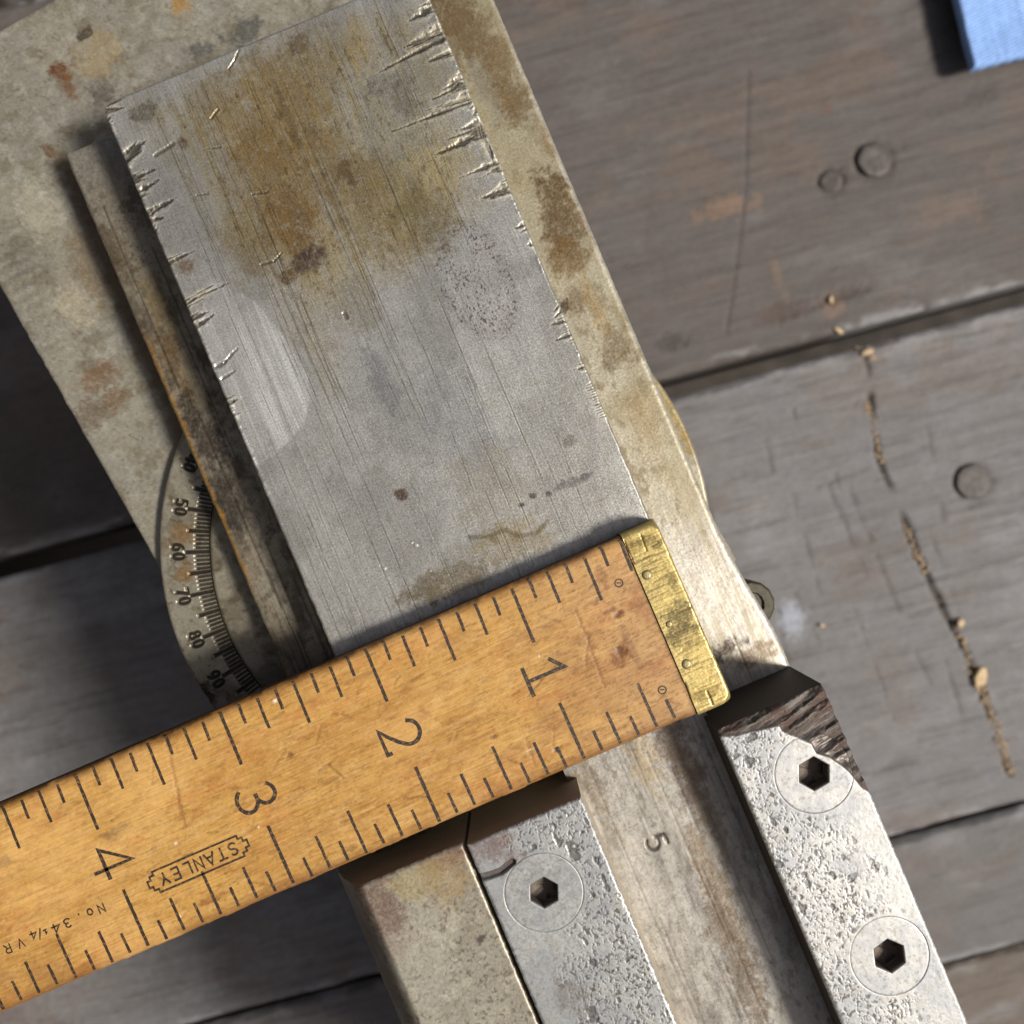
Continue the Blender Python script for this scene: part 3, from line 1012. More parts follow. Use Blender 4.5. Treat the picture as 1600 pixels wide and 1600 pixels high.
# finger print oval with rust specks
bx, by = pl(745, 440)
a_ = math.radians(-4)
d = np.hypot((X - bx) / 5.6, (Y - by) / 9.2)
ov = (1 - ss(.85, 1.15, d))
col = mix(col, rgb(184, 182, 176), ov * .25)
ringm = np.exp(-((d - 1.0) / .12) ** 2)
sp = ss(.60, .68, fbm(X * 3.2, Y * 3.2, 68, 3, .6))
col = mix(col, rgb(104, 84, 84), np.clip(ringm * .14 + ringm * sp + ov * sp * ss(.45, .6, n2) * 1.3, 0, 1) * .85)
# lower end: speckle and yellow smears near the ruler
lo = ss(-10, 22, -Y)
col = mix(col, rgb(150, 146, 136), lo * ss(.5, .64, n3) * .6)
for (px, py, r1, r2, c, s) in [(628, 772, 1.3, 1.2, (98, 74, 60), .95), (832, 775, .8, .6, (58, 50, 46), .95), (815, 789, .6, .5, (60, 54, 50), .95), (856, 771, .7, .6, (84, 62, 54), .95),
                               (890, 755, 3.0, 1.0, (128, 126, 122), .9), (915, 745, 1.6, .7, (118, 116, 112), .9), (790, 835, 6, 2.6, (164, 148, 112), .7), (720, 905, 8, 3.5, (128, 114, 86), .75),
                               (660, 925, 5, 2.5, (122, 108, 80), .75), (820, 850, 6, 2.5, (150, 134, 100), .6), (760, 760, 7, 9, (164, 156, 136), .5), (640, 660, 8, 12, (150, 150, 146), .5),
                               (890, 690, 1.2, 1.0, (124, 116, 104), .8), (700, 620, 5, 14, (158, 158, 160), .5), (600, 600, 2.2, 9, (132, 132, 136), .6), (560, 470, 4, 5, (150, 140, 118), .6)]:
    bx, by = pl(px, py)
    col = mix(col, rgb(*c), blob(X, Y, bx, by, r1, r2, .45, .55, seed=px + 6) * s)
# wavy yellow scum line
d = polydist(X, Y, [pl(*p) for p in [(735, 840), (765, 838), (775, 848), (770, 835), (790, 828), (810, 838), (840, 832), (855, 815)]])
col = mix(col, rgb(112, 98, 66), (1 - ss(.15, .6, d)) * .6)
# long scratches
rs = random.Random(21)
scr = []
for k in range(80):
    x0 = rs.choice([rs.uniform(xl + 1, xr - 1), rs.uniform(xl + 4, xl + 18), rs.uniform(xl + 10, xr - 8)])
    y0 = rs.uniform(yb, yt - 8)
    l_ = rs.choice([rs.uniform(6, 25), rs.uniform(30, 95)])
    scr.append((x0, y0, x0 + rs.uniform(-.7, .7), min(y0 + l_, yt - .5), rs.uniform(.035, .06), rs.uniform(.015, .045), rs.uniform(.2, .7)))
for ax, ay, bx, by, w, dep, al in scr:
    j0 = np.searchsorted(X[0], min(ax, bx) - 1)
    j1 = np.searchsorted(X[0], max(ax, bx) + 1)
    xs, ys = X[:, j0:j1], Y[:, j0:j1]
    wv = (vnoise(ys * .5, ys * 0 + ax, 3) - .5) * .12
    d, t = segdist(xs + wv, ys, ax, ay, bx, by)
    fade = np.minimum(t, 1 - t) * 6
    m = (1 - ss(w * .7, w * 2.4, d)) * np.clip(fade, 0, 1) * (.6 + .6 * vnoise(ys * 1.3, ys * 0 + bx, 5))
    Z[:, j0:j1] -= m * dep
    Z[:, j0:j1] += .4 * dep * (1 - ss(w, w * 3, np.abs(d - w * 3))) * np.clip(fade, 0, 1)
    col[:, j0:j1] = mix(col[:, j0:j1], rgb(76, 66, 52), np.clip(m, 0, 1) * al)
# short nicks and curls
for p, q, w in [((243, 243), (270, 225), .35), ((322, 232), (344, 230), .15), ((395, 303), (418, 300), .2), ((408, 413), (428, 408), .25), ((428, 408), (440, 395), .15), ((307, 305), (325, 303), .15),
                ((357, 108), (366, 95), .2), ((366, 95), (373, 78), .2), ((538, 490), (541, 496), .35), ((335, 575), (350, 567), .4), ((350, 567), (370, 545), .22), ((347, 592), (366, 580), .25),
                ((372, 678), (386, 705), .22), ((386, 705), (402, 738), .2), ((330, 185), (341, 170), .2)]:
    a, b = pl(*p), pl(*q)
    d, t = segdist(X, Y, *a, *b)
    d = d + (n3 - .5) * .3
    m = 1 - ss(w * .4, w * 1.3, d)
    Z -= m * .12
    Z += .02 * np.exp(-((d - w * 1.6) / .12) ** 2)
    col = mix(col, rgb(70, 58, 44), m * .6)
# saw nicks in from both edges: (edge point) -> (tip), width, depth
NICKS = [((187, 252), (228, 220), 1.3, .9), ((199, 284), (244, 264), .8, .8), ((207, 305), (248, 281), .8, .8), ((224, 338), (276, 309), .9, .9), ((227, 347), (255, 340), .7, .6),
         ((237, 366), (247, 355), .6, .7), ((257, 413), (304, 392), .6, .8), ((280, 477), (318, 460), .5, .5), ((318, 460), (356, 443), .3, .25), ((285, 480), (322, 455), .3, .3), ((294, 500), (332, 485), .6, .6),
         ((300, 514), (336, 491), .6, .7), ((157, 166), (194, 154), .7, .6), ((158, 176), (194, 168), .6, .6), ((162, 190), (178, 180), .5, .6), ((165, 200), (175, 199), .5, .5), ((352, 632), (376, 622), .6, .6),
         ((360, 650), (376, 645), .4, .4), ((322, 565), (330, 564), .6, .6), ((328, 610), (345, 604), .3, .3),
         ((680, 8), (640, 33), 1.2, .9), ((694, 48), (633, 73), 1.6, .9), ((695, 58), (592, 113), .7, .5), ((706, 81), (668, 97), .8, .7), ((725, 121), (690, 141), 1.0, .9), ((728, 129), (677, 155), .7, .6),
         ((738, 150), (695, 166), 1.5, 1.0), ((738, 157), (612, 206), .5, .45), ((745, 172), (737, 185), .8, .6), ((757, 190), (713, 204), .9, .8), ((760, 204), (683, 241), 1.1, .9), ((776, 254), (718, 278), .6, .6),
         ((790, 262), (765, 270), .6, .5), ((797, 287), (770, 300), .9, .8), ((800, 294), (748, 311), .7, .6), ((819, 350), (805, 357), .6, .6), ((834, 380), (822, 384), .6, .7), ((880, 481), (866, 497), .6, .7),
         ((886, 500), (862, 507), .7, .6), ((894, 521), (870, 531), .8, .7), ((914, 572), (897, 578), .7, .6), ((752, 205), (760, 235), .5, .4), ((764, 232), (772, 256), .6, .5)]
for kq in range(14):
    NICKS.append(((921 + kq * 1.7, 600 + kq * 3.9), (916 + kq * 1.7 - (kq % 3) * 1.5, 603 + kq * 3.9), .18, .25))
rn = random.Random(17)
for (p, q, w, dep) in list(NICKS[:-14]):
    for _ in range(3):
        ox, oy = rn.uniform(-3, 3), rn.uniform(-9, 9)
        f = rn.uniform(.25, .8)
        k = (ox + oy * .42, oy)
        NICKS.append(((p[0] + k[0] * 1.0, p[1] + k[1]), (p[0] + k[0] + (q[0] - p[0]) * f, p[1] + k[1] + (q[1] - p[1]) * f * rn.uniform(.7, 1.3)), w * rn.uniform(.2, .5), dep * rn.uniform(.3, .6)))
for p, q, w, dep in NICKS:
    a, b = np.array(pl(*p)), np.array(pl(*q))
    a = a + (a - b) / np.hypot(*(a - b)) * .8            # run out over the edge
    ln_ = np.hypot(*(b - a)) + w * 2 + 1
    x0, x1 = min(a[0], b[0]) - 2, max(a[0], b[0]) + 2
    y0, y1 = min(a[1], b[1]) - 2, max(a[1], b[1]) + 2
    j0, j1 = np.searchsorted(X[0], x0), np.searchsorted(X[0], x1)
    i0, i1 = np.searchsorted(Y[:, 0], y0), np.searchsorted(Y[:, 0], y1)
    if j1 - j0 < 2 or i1 - i0 < 2:
        continue
    xs, ys = X[i0:i1, j0:j1], Y[i0:i1, j0:j1]
    jit = (fbm(xs * 1.5, ys * 1.5, int(p[0]) % 90, 5, .68) - .5) * .9 * min(w, 1)
    d, t = segdist(xs, ys, *a, *b)
    d = np.abs(d + jit)
    ww = w * (1 - .88 * t ** 1.8) * .85 * (.55 + .9 * vnoise(t * 7 + p[0], t * 0 + .5, 6)) + .04
    prof = ss(0, 1, np.clip(1 - d / ww, 0, 1) * 1.25)
    Z[i0:i1, j0:j1] -= prof * dep * .40 * (1 - t) ** .8
    nrm = np.array([-(b - a)[1], (b - a)[0]]) / np.hypot(*(b - a))
    side = (xs - a[0]) * nrm[0] + (ys - a[1]) * nrm[1]
    Z[i0:i1, j0:j1] += .06 * dep * np.exp(-((d - ww * 1.35) / (.12 + ww * .35)) ** 2) * (1 - t) ** .6 * (.4 + fbm(xs * 2, ys * 2, 77))
    col[i0:i1, j0:j1] = mix(col[i0:i1, j0:j1], rgb(190, 184, 166), np.exp(-((d - ww * 1.2) / (.25 + ww * .3)) ** 2) * (1 - t) * .5)
    col[i0:i1, j0:j1] = mix(col[i0:i1, j0:j1], rgb(58, 50, 40), ss(.08, .5, prof) * .8)
    rough[i0:i1, j0:j1] += .10 * np.exp(-((d - ww * 1.2) / (.25 + ww * .3)) ** 2)
# pale chips of paint
for (px, py, r) in [(650, 852, .45), (644, 848, .2), (601, 888, .35), (592, 884, .18), (673, 892, .2)]:
    bx, by = pl(px, py)
    m = blob(X, Y, bx, by, r, r * .8, .3, .6, seed=px)
    col = mix(col, rgb(240, 240, 238), m)
    Z += m * .06
ed = np.minimum(np.minimum(X - xl, xr - X), np.minimum(yt - Y, Y - yb))
lip = (1 - ss(.15, .9, np.minimum(X - xl, xr - X) + (n2 - .5) * .8)) * ss(.46, .6, fbm(X * .2, Y * .55, 76, 5, .7)) * ss(5, 30, Y)
Z += lip * .12
col = mix(col, rgb(206, 202, 190), lip * .5)
ed_w = ed + (fbm(X * .6, Y * .6, 69, 4, .6) - .5) * .30
Z -= round_edge(np.clip(ed_w, 0, 9), .45)
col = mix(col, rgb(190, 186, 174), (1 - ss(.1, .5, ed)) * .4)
# round the corner of the plate
for cxk, cyk in ((xl, yt), (xr, yt)):
    dc = np.abs(X - cxk) + np.abs(Y - cyk)
    Z -= np.clip(1.3 - dc, 0, 2) * 1.5
rough = rough + .1 * (n2 - .5) + .08 * vm_
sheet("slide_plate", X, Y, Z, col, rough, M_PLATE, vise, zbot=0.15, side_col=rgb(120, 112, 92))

# ---- jaw plates with pitted tops
ZJ = 21.0


def jl(px, py):
    return L(px, py, ZJ)


def pits(X, Y, seed):
    """short worm-shaped pits"""
    wx = X + (fbm(X * 1.1, Y * 1.1, seed, 3) - .5) * 1.1
    wy = Y + (fbm(X * 1.1, Y * 1.1, seed + 1, 3) - .5) * 1.1
    a = np.abs(vnoise(wx * 2.9, wy * 2.5, seed + 2) - .5)
    b = fbm(wx * 1.6, wy * 1.4, seed + 3, 3, .6)
    worm = (1 - ss(.02, .10, a)) * ss(.44, .58, b)
    c = ss(.72, .82, vnoise(wx * 3.2, wy * 2.8, seed + 5))
    return np.clip(np.maximum(worm, c * .9), 0, 1)


def hexr(a, apo):
    k = math.pi / 3
    return apo / np.cos((a + 1e-9) % k - k / 2)


def chipped(X, Y):
    """the flaked-away corner of the right jaw plate: depth, mask, colour"""
    bnd = [jl(*p) for p in [(1118, 1153), (1150, 1150), (1170, 1146), (1217, 1135), (1221, 1143), (1240, 1151), (1267, 1163), (1275, 1178), (1295, 1184), (1316, 1198), (1327, 1208), (1345, 1231),
                            (1357, 1238), (1372, 1256), (1388, 1286), (1420, 1340), (1450, 1330), (1300, 1040), (1100, 1120)]]
    ins = inpoly(X, Y, bnd)
    pd = polydist(X, Y, bnd[:-3])
    ga = math.radians(31) - PHI
    gp = -X * math.sin(ga) + Y * math.cos(ga)
    gl = X * math.cos(ga) + Y * math.sin(ga)
    wob = (fbm(gl * .16, gp * .35, 95, 4, .6) - .5) * 2.6
    sw = ((gp + wob) * .40) % 1.0
    ridge = np.where(sw < .72, sw / .72, (1 - sw) / .28)
    fine = fbm(gl * .30, gp * 2.6, 96, 5, .65)
    dep = np.where(ins, .30 * ss(0, .3, pd) + np.minimum(pd, 9) * .10 + ((1 - ridge) * .72 + (fine - .5) * .7) * ss(.1, 1.4, pd), 0)
    im = np.where(ins, ss(0, .25, pd), 0)
    dark = full(X.shape, rgb(98, 88, 82))
    dark = mix(dark, rgb(134, 128, 122), ss(.48, .66, fine) * .8)
    dark = mix(dark, rgb(100, 70, 58), ss(.52, .68, fbm(X * .4, Y * .4, 97, 4)) * .5)
    dark = mix(dark, rgb(56, 50, 46), ss(.75, .98, 1 - ridge) * .45)
    dark = mix(dark, rgb(176, 168, 152), ss(.86, 1.0, ridge) * ss(.5, .65, fbm(X * 1.2, Y * 1.2, 98, 4)) * .4)
    return dep, im, dark


def cap_screw(cx, cy, z, r, apo, rot, parent, seed, side_chip=False):
    nt_, nr_ = 180, 34
    th = np.linspace(0, 2 * math.pi, nt_, endpoint=False)
    t = np.linspace(0, 1, nr_)
    TH, TT = np.meshgrid(th, t)
    hx = hexr(TH - rot, apo)
    RR = hx + (r - hx) * TT
    X, Y = cx + RR * np.cos(TH), cy + RR * np.sin(TH)
    n1 = fbm(X * .5, Y * .5, seed, 5, .6)
    n2 = fbm(X * 2.2, Y * 2.2, seed + 1, 4, .6)
    Z = z + (n1 - .5) * .05 - round_edge(r - RR, .035) - round_edge((RR - hx), .14)
    dp, im, dark = chipped(X, Y)
    Z = Z - (np.maximum(dp, 0) if side_chip else 0)
    col = full(X.shape, rgb(180, 179, 176) if cx > 0 else rgb(168, 168, 166))  # right-hand screws lighter, sunlit brightness put into the colour
    col = mix(col, rgb(166, 168, 170) if cx > 0 else rgb(144, 146, 148), ss(.45, .62, n1) * .6)
    col = mix(col, rgb(132, 124, 114), ss(.55, .7, n2) * .55)
    if side_chip:
        col = col * (1 - im[..., None]) + dark * im[..., None]
    # socket walls and floor below
    h = np.linspace(0, 1, 5)[1:]
    Xh = np.stack([cx + hexr(th - rot, apo) * (1 - .01 * k) * np.cos(th) for k in h[::-1]])
    Yh = np.stack([cy + hexr(th - rot, apo) * (1 - .01 * k) * np.sin(th) for k in h[::-1]])
    Zh = np.stack([np.full(nt_, z - .14 - 2.8 * k) for k in h[::-1]])
    Xf = np.stack([cx + hexr(th - rot, apo) * k * np.cos(th) for k in (0.02, .5, .99)])
    Yf = np.stack([cy + hexr(th - rot, apo) * k * np.sin(th) for k in (0.02, .5, .99)])
    Zf = np.stack([np.full(nt_, z - 2.96) - .5 * (1 - k) + (fbm(Xf[i], Yf[i], seed) - .5) * .5 for i, k in enumerate((0.02, .5, .99))])
    dk = rgb(112, 102, 92)
    Xa, Ya, Za = np.concatenate([Xf, Xh, X]), np.concatenate([Yf, Yh, Y]), np.concatenate([Zf, Zh, Z])
    ca_ = np.concatenate([full(Xf.shape, dk), full(Xh.shape, dk), col])
    ra = np.concatenate([np.full(Xf.shape, .7), np.full(Xh.shape, .6), .50 + .2 * (n1 - .5)])
    return sheet("cap_screw", Xa, Ya, Za, ca_, ra, M_PIT, parent, zbot=z - 1.2, wrap=True, flip=True)


def jaw(x0, x1, ya_, side):
    X, Y = grid(x0, x1, -128.0, ya_, 0.125)
    sd = 80 if side == 'left' else 90
    n1 = fbm(X * .16, Y * .12, sd, 5, .58)
    n2 = fbm(X * .6, Y * .5, sd + 1, 5, .6)
    n3 = fbm(X * 2.2, Y * 2.2, sd + 2, 3, .6)
    P = pits(X, Y, sd + 3)
    big = ss(.74, .80, fbm(X * .75, Y * .6, sd + 11, 2, .4))
    f = (X - x0) / (x1 - x0)
    if side == 'left':
        am = ss(.30, .52, f + (n1 - .5) * .7)
        screws = [L(850, 1395, ZJ)]
        apo = 2.15
    else:
        am = 1 - ss(.45, .85, f + (n1 - .5) * .8) * .85
        screws = [L(1272, 1209, ZJ), L(1390, 1494, ZJ)]
        apo = 2.35
    Z = np.full(X.shape, ZJ) + (n2 - .5) * .05
    col = full(X.shape, rgb(170, 170, 168) if side == 'left' else rgb(184, 183, 180))  # right plate kept lighter, its sun highlight put into the colour
    col = mix(col, rgb(146, 148, 150) if side == 'left' else rgb(158, 160, 164), ss(.45, .62, n1) * .6)
    col = mix(col, rgb(164, 158, 146), ss(.55, .68, n2) * .35)
    col = mix(col, rgb(132, 128, 120), ss(.58, .7, n3) * .35)
    RS = 6.25
    near = np.full(X.shape, 99.)
    for (sx, sy) in screws:
        near = np.minimum(near, np.hypot(X - sx, Y - sy))
    keep = ss(RS + .2, RS + 1.0, near)
    pm = P * am * keep
    Z -= pm * .055 + big * am * keep * .10
    col = mix(col, rgb(62, 60, 59), np.clip(pm + big * am * keep * .8, 0, 1) * (.60 + .4 * n2))
    Z -= (1 - ss(RS - .10 + .22 * (n1 - .42), RS + .0 + .22 * (n1 - .42) + .1 * n2, near)) * .22
    Z -= (1 - ss(RS - .3, RS - .15, near)) * .4 + (1 - ss(3.2, 3.6, near)) * 7
    if side == 'left':
        bx, by = jl(770, 1318)
        col = mix(col, rgb(112, 86, 80), blob(X, Y, bx, by, 3.6, 2.6, .5, .8, seed=5) * .75)
        bx, by = jl(800, 1340)
        col = mix(col, rgb(118, 96, 88), blob(X, Y, bx, by, 2.6, 1.6, .5, .8, seed=6) * .7)
        bx, by = jl(895, 1555)
        col = mix(col, rgb(124, 120, 114), blob(X, Y, bx, by, 3, 3.5, .5, .7, seed=7) * .8)
        d = polydist(X, Y, [jl(742, 1374), jl(765, 1368), jl(782, 1362), jl(800, 1348)])
        m = 1 - ss(.35, .7, d)
        Z -= m * .7
        col = mix(col, rgb(84, 74, 68), m * .85)
    else:
        dep, im, dark = chipped(X, Y)
        Z -= np.maximum(dep, 0)
        col = col * (1 - im[..., None]) + dark * im[..., None]
    ed = np.minimum(np.minimum(X - x0, x1 - X), ya_ - Y)
    edw = ed + (n3 - .5) * .35
    Z -= round_edge(np.clip(edw, 0, 5), .55)
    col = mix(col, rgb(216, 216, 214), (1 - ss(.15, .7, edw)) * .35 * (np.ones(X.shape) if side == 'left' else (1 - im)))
    rg = .50 + .2 * (n1 - .5)
    if side == 'right':
        rg = rg + im * .3
    o = sheet("jaw_plate", X, Y, Z, col, rg, M_PIT, vise, zbot=-.3, side_col=rgb(188, 174, 152) if side == 'left' else rgb(62, 54, 48))  # left sides lightened as ruler bounce, right sides darkened as shade, in colour
    for k, (sx, sy) in enumerate(screws):
        cap_screw(sx, sy, ZJ - .02, RS, apo, math.radians((8, 14, 8)[k]), o, sd + 20 + k, side == 'right' and k == 0)
    return o


jr = jaw(L(1120, 1140, ZJ)[0], L(1400, 1332, ZJ)[0], L(1205, 1108, ZJ)[1], 'right')
jr["label"] = "right jaw plate with chipped dark corner"
jlft = jaw(L(788, 1460, ZJ)[0], L(980, 1415, ZJ)[0], L(820, 1283, ZJ)[1], 'left')
jlft["label"] = "left jaw plate with rust-stained end"

# ---- end block left of the jaw plates
ZE = 19.5
xe0 = L(575, 1440, ZE)[0]
xe1 = L(728, 1322, ZE)[0] - .2
ye = L(640, 1352, ZE)[1]
X, Y = grid(xe0 - 5.5, xe1, -128, ye, 0.2)
n1 = fbm(X * .12, Y * .12, 101, 5, .58)
n2 = fbm(X * .5, Y * .5, 102, 5, .6)
n3 = fbm(X * 1.8, Y * 1.8, 103, 3, .6)
Z = np.full(X.shape, ZE) + (n2 - .5) * .05
col = full(X.shape, rgb(166, 160, 144))
col = mix(col, rgb(142, 136, 122), ss(.45, .62, n1) * .6)
col = mix(col, rgb(190, 184, 164), ss(.55, .7, n2) * .5)
col = mix(col, rgb(100, 88, 70), ss(.60, .72, n3) * .7)
for (px, py, r1, r2, c, s) in [(590, 1410, 4.5, 6, (120, 96, 84), .85), (612, 1460, 3, 6, (128, 106, 96), .7), (705, 1330, 4.5, 3, (120, 88, 76), .85), (690, 1375, 5, 5, (158, 134, 94), .7),
                               (645, 1375, 5, 4, (170, 152, 106), .6), (751, 1467, .9, .7, (82, 78, 72), .95), (803, 1508, .4, .4, (80, 74, 68), .9), (660, 1500, 7, 9, (184, 180, 164), .4)]:
    bx, by = L(px, py, ZE)
    col = mix(col, rgb(*c), blob(X, Y, bx, by, r1, r2, .5, .6, seed=px) * s)
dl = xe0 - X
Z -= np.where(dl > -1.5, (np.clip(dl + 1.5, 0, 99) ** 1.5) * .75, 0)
col = mix(col, rgb(92, 80, 66), ss(-.5, 3, dl) * .8)  # left chamfer darkened, the shade of its far side painted in
ed = np.minimum(xe1 - X, ye - Y) + (n3 - .5) * .3
Z -= round_edge(ed, .7)
col = mix(col, rgb(200, 196, 182), (1 - ss(.2, .8, ye - Y)) * .4)
sheet("end_block", X, Y, Z, col, .44 + .2 * (n1 - .5), M_CAST, vise, zbot=-2.3, side_col=rgb(176, 164, 142))  # side colour lightened to stand in for light reflected off the ruler

# ---- clamping nut that peeks out under the right edge of the slide
bx, by = L(1182, 942, -12)
V, F = [], []
for (k, z) in [(1.0, -22), (1.0, -12.6), (.9, -12), (.55, -12), (.5, -12.6), (.0001, -12.6)]:
    for i in range(14):
        a = math.pi / 7 * i + .3
        V.append((bx - 1.0 + 4.6 * k * math.cos(a), by + 4.6 * k * math.sin(a), z))
for j in range(5):
    for i in range(14):
        F.append((j * 14 + i, j * 14 + (i + 1) % 14, (j + 1) * 14 + (i + 1) % 14, (j + 1) * 14 + i))
M_NUT = plain_mat("dull_nut_steel", rgb(74, 70, 56), .55, .3, 1200, .3, .4)
mesh_py("clamp_knob", V, F, M_NUT, vise)

# ================================================================ RULER
RT = 21.0                                            # top face, mm above the slide way
RTH = 5.85
p0 = W(1024, 815, RT)
RA = math.radians(203.3)
ruler = empty("wooden_ruler", (p0[0], p0[1], BENCH_TO_SLIDE + RT), RA, label="orange wooden yardstick with a brass end lying across the steel vise", category="ruler")
PXR = FOCAL / (CAM_D - RT)                           # photo pixels per mm on the ruler's top


def Rr(px, py):
    x, y = W(px, py, RT)
    dx, dy = x - p0[0], y - p0[1]
    c, s = math.cos(RA), math.sin(RA)
    return dx * c + dy * s, -dx * s + dy * c


WID = 30.75
BR = 5.9
X, Y = grid(BR - .6, 190, 0, WID, 0.24)
n1 = fbm(X * .06, Y * .22, 111, 5, .6)
n2 = fbm(X * .22, Y * 1.3, 112, 5, .62)
n3 = fbm(X * .7, Y * 2.4, 113, 4, .6)
Z = (n2 - .5) * .04
col = full(X.shape, rgb(192, 148, 80))
col = mix(col, rgb(174, 128, 66), ss(.42, .62, n1) * .6)
col = mix(col, rgb(190, 152, 94), ss(.54, .70, n2) * .5)
col = mix(col, rgb(158, 106, 56), ss(.56, .70, fbm(X * .3, Y * 2.0, 114, 4, .6)) * .4)
col = mix(col, rgb(184, 146, 108), (1 - ss(8, 32, X)) * .5)
col = mix(col, rgb(186, 120, 68), ss(.60, .74, fbm(X * .09, Y * .25, 116, 4, .6)) * .3)
col = mix(col, rgb(124, 84, 48), ss(.62, .74, n3) * .4)
col = mix(col, rgb(120, 80, 44), ss(.58, .72, fbm(X * .8, Y * 4.2, 118, 4, .65)) * (.30 + .25 * (1 - ss(10, 45, X))))
col = mix(col, rgb(212, 178, 122), ss(.60, .74, fbm(X * .5, Y * 3.2, 119, 4, .65)) * .35)
# red-brown stains, knocks and nail spots
for (px, py, r1, r2, c, s) in [(970, 1018, .9, 1.0, (54, 38, 28), .95), (970, 1018, 2.6, 2.2, (120, 74, 44), .8), (968, 960, .9, .7, (96, 56, 36), .9), (953, 955, 2.2, .5, (120, 68, 42), .7),
                               (985, 1010, .8, 5, (120, 82, 56), .5), (1000, 940, 2, 5, (146, 96, 62), .6), (870, 1170, .9, .6, (74, 62, 56), .9), (772, 1152, .8, .5, (92, 64, 48), .8), (550, 1325, 1.2, .6, (120, 82, 46), .7),
                               (330, 1405, 2.6, .7, (132, 80, 48), .7), (455, 1180, .6, .6, (110, 70, 44), .8), (180, 1300, 3.2, .8, (120, 96, 62), .7), (5, 1345, 1.2, 1.2, (110, 96, 70), .7),
                               (650, 1120, 3.5, 1.5, (160, 104, 58), .5), (940, 900, 1, 2.2, (120, 74, 48), .6), (200, 1208, 1.6, .5, (120, 100, 66), .6), (232, 1150, 1.6, .6, (110, 92, 64), .6)]:
    bx, by = Rr(px, py)
    m = blob(X, Y, bx, by, r1, r2, .4, .6, seed=px + 3)
    col = mix(col, rgb(*c), m * s)
    if c[0] < 100:
        Z -= m * .15
rs = random.Random(33)
for a, b, al in [((900, 950), (945, 1075), .5), ((258, 1150), (275, 1230), .45), ((262, 1150), (283, 1280), .4), ((275, 1230), (290, 1290), .4), ((655, 1110), (690, 1130), .4), ((820, 1150), (835, 1190), .5),
                 ((865, 1140), (865, 1165), .4), ((840, 960), (880, 975), .4), ((920, 990), (915, 1040), .35)]:
    d, t = segdist(X + (n3 - .5) * .8, Y, *Rr(*a), *Rr(*b))
    m = 1 - ss(.08, .28, d)
    col = mix(col, rgb(120, 70, 40), m * al)
    Z -= m * .05
for k in range(70):
    x0, y0 = rs.uniform(7, 150), rs.uniform(.5, 30)
    a = rs.gauss(0, .5)
    l_ = rs.uniform(.6, 4)
    d, t = segdist(X, Y, x0, y0, x0 + l_ * math.cos(a), y0 + l_ * math.sin(a))
    m = 1 - ss(.08, .26, d)
    col = mix(col, rgb(110, 74, 42), m * rs.uniform(.2, .6))
    Z -= m * .05
for (px, py, r) in [(275, 1318, .28), (430, 1095, .4), (280, 1432, .3), (404, 1292, .18), (843, 1025, .18), (828, 1172, .25)]:
    bx, by = Rr(px, py)
    m = blob(X, Y, bx, by, r, r, .3, .5, seed=px)
    col = mix(col, rgb(236, 228, 214), m)
ed = np.minimum(Y, WID - Y)
edw = ed + (fbm(X * .25, Y * .25, 117, 4, .6) - .5) * .8
Z -= round_edge(np.clip(edw, 0, 5), 1.0)
col = mix(col, rgb(112, 72, 38), (1 - ss(.2, 2.2, edw)) * .7)
col = mix(col, rgb(140, 96, 56), ss(.50, .70, fbm(X * .05, Y * .08, 115, 6, .72)) * .45)
col = mix(col, rgb(222, 178, 112), ss(.52, .72, fbm(X * .06, Y * .10, 120, 5, .65)) * .35)
col = mix(col, rgb(84, 54, 34), (1 - ss(.0, .7, X - BR - (n3 - .5) * .5)) * .7)
sheet("wooden_blade", X, Y, Z, col, .42 + .2 * (n2 - .5), M_WOOD, ruler, zbot=-RTH, side_col=rgb(112, 70, 32))

# brass end cap, folded over the wood
X, Y = grid(-.15, BR, -.35, WID + .35, 0.13)
n1 = fbm(X * .3, Y * .25, 121, 5, .6)
n2 = fbm(X * 1.2, Y * 1.2, 122, 4, .6)
Z = np.full(X.shape, .32) + (n2 - .5) * .03
col = full(X.shape, rgb(204, 182, 118))
col = mix(col, rgb(186, 164, 98), ss(.45, .62, n1) * .35)
col = mix(col, rgb(140, 118, 62), ss(.58, .72, n2) * .16)
for (px, py, r1, r2, c, s) in [(1060, 958, 2.9, 2.6, (104, 94, 64), .8), (1062, 995, 3.4, 2.0, (108, 95, 62), .9), (1005, 845, 2.4, .9, (112, 94, 52), .8), (1025, 850, 1.2, 1.0, (92, 80, 48), .7), (1050, 905, 1, 1.6, (110, 94, 56), .7),
                               (1100, 1085, 2.8, 1.2, (128, 106, 50), .6), (985, 850, .8, 2.4, (140, 112, 50), .5)]:
    bx, by = Rr(px, py)
    col = mix(col, rgb(*c), blob(X, Y, bx, by, r1, r2, .5, .6, seed=px) * s)
for a, b, w in [((1070, 1068), (1084, 1112), .12), ((1105, 1080), (1113, 1100), .10), ((975, 845), (990, 880), .07), ((1010, 860), (1000, 835), .06)]:
    d = segdist(X + (n2 - .5) * .25, Y, *Rr(*a), *Rr(*b))[0]
    m = 1 - ss(w * .6, w * 2.2, d)
    Z -= m * .14
    col = mix(col, rgb(62, 48, 26), m * .85)
rs = random.Random(41)
for k in range(40):
    y0 = rs.uniform(0, WID)
    x0 = rs.uniform(-1, 4)
    d = segdist(X, Y, x0, y0, x0 + rs.uniform(1, 5), y0 + rs.uniform(-.12, .12))[0]
    m = 1 - ss(.05, .16, d)
    Z -= m * .025
    col = mix(col, rgb(112, 92, 44), m * rs.uniform(.2, .6))
ex = X + .15
Z -= round_edge(np.clip(ex + (n2 - .5) * .25, 0, 4), .5)
dy = np.minimum(Y + .35, WID + .35 - Y)
Z -= round_edge(np.clip(dy, 0, 4), .9)
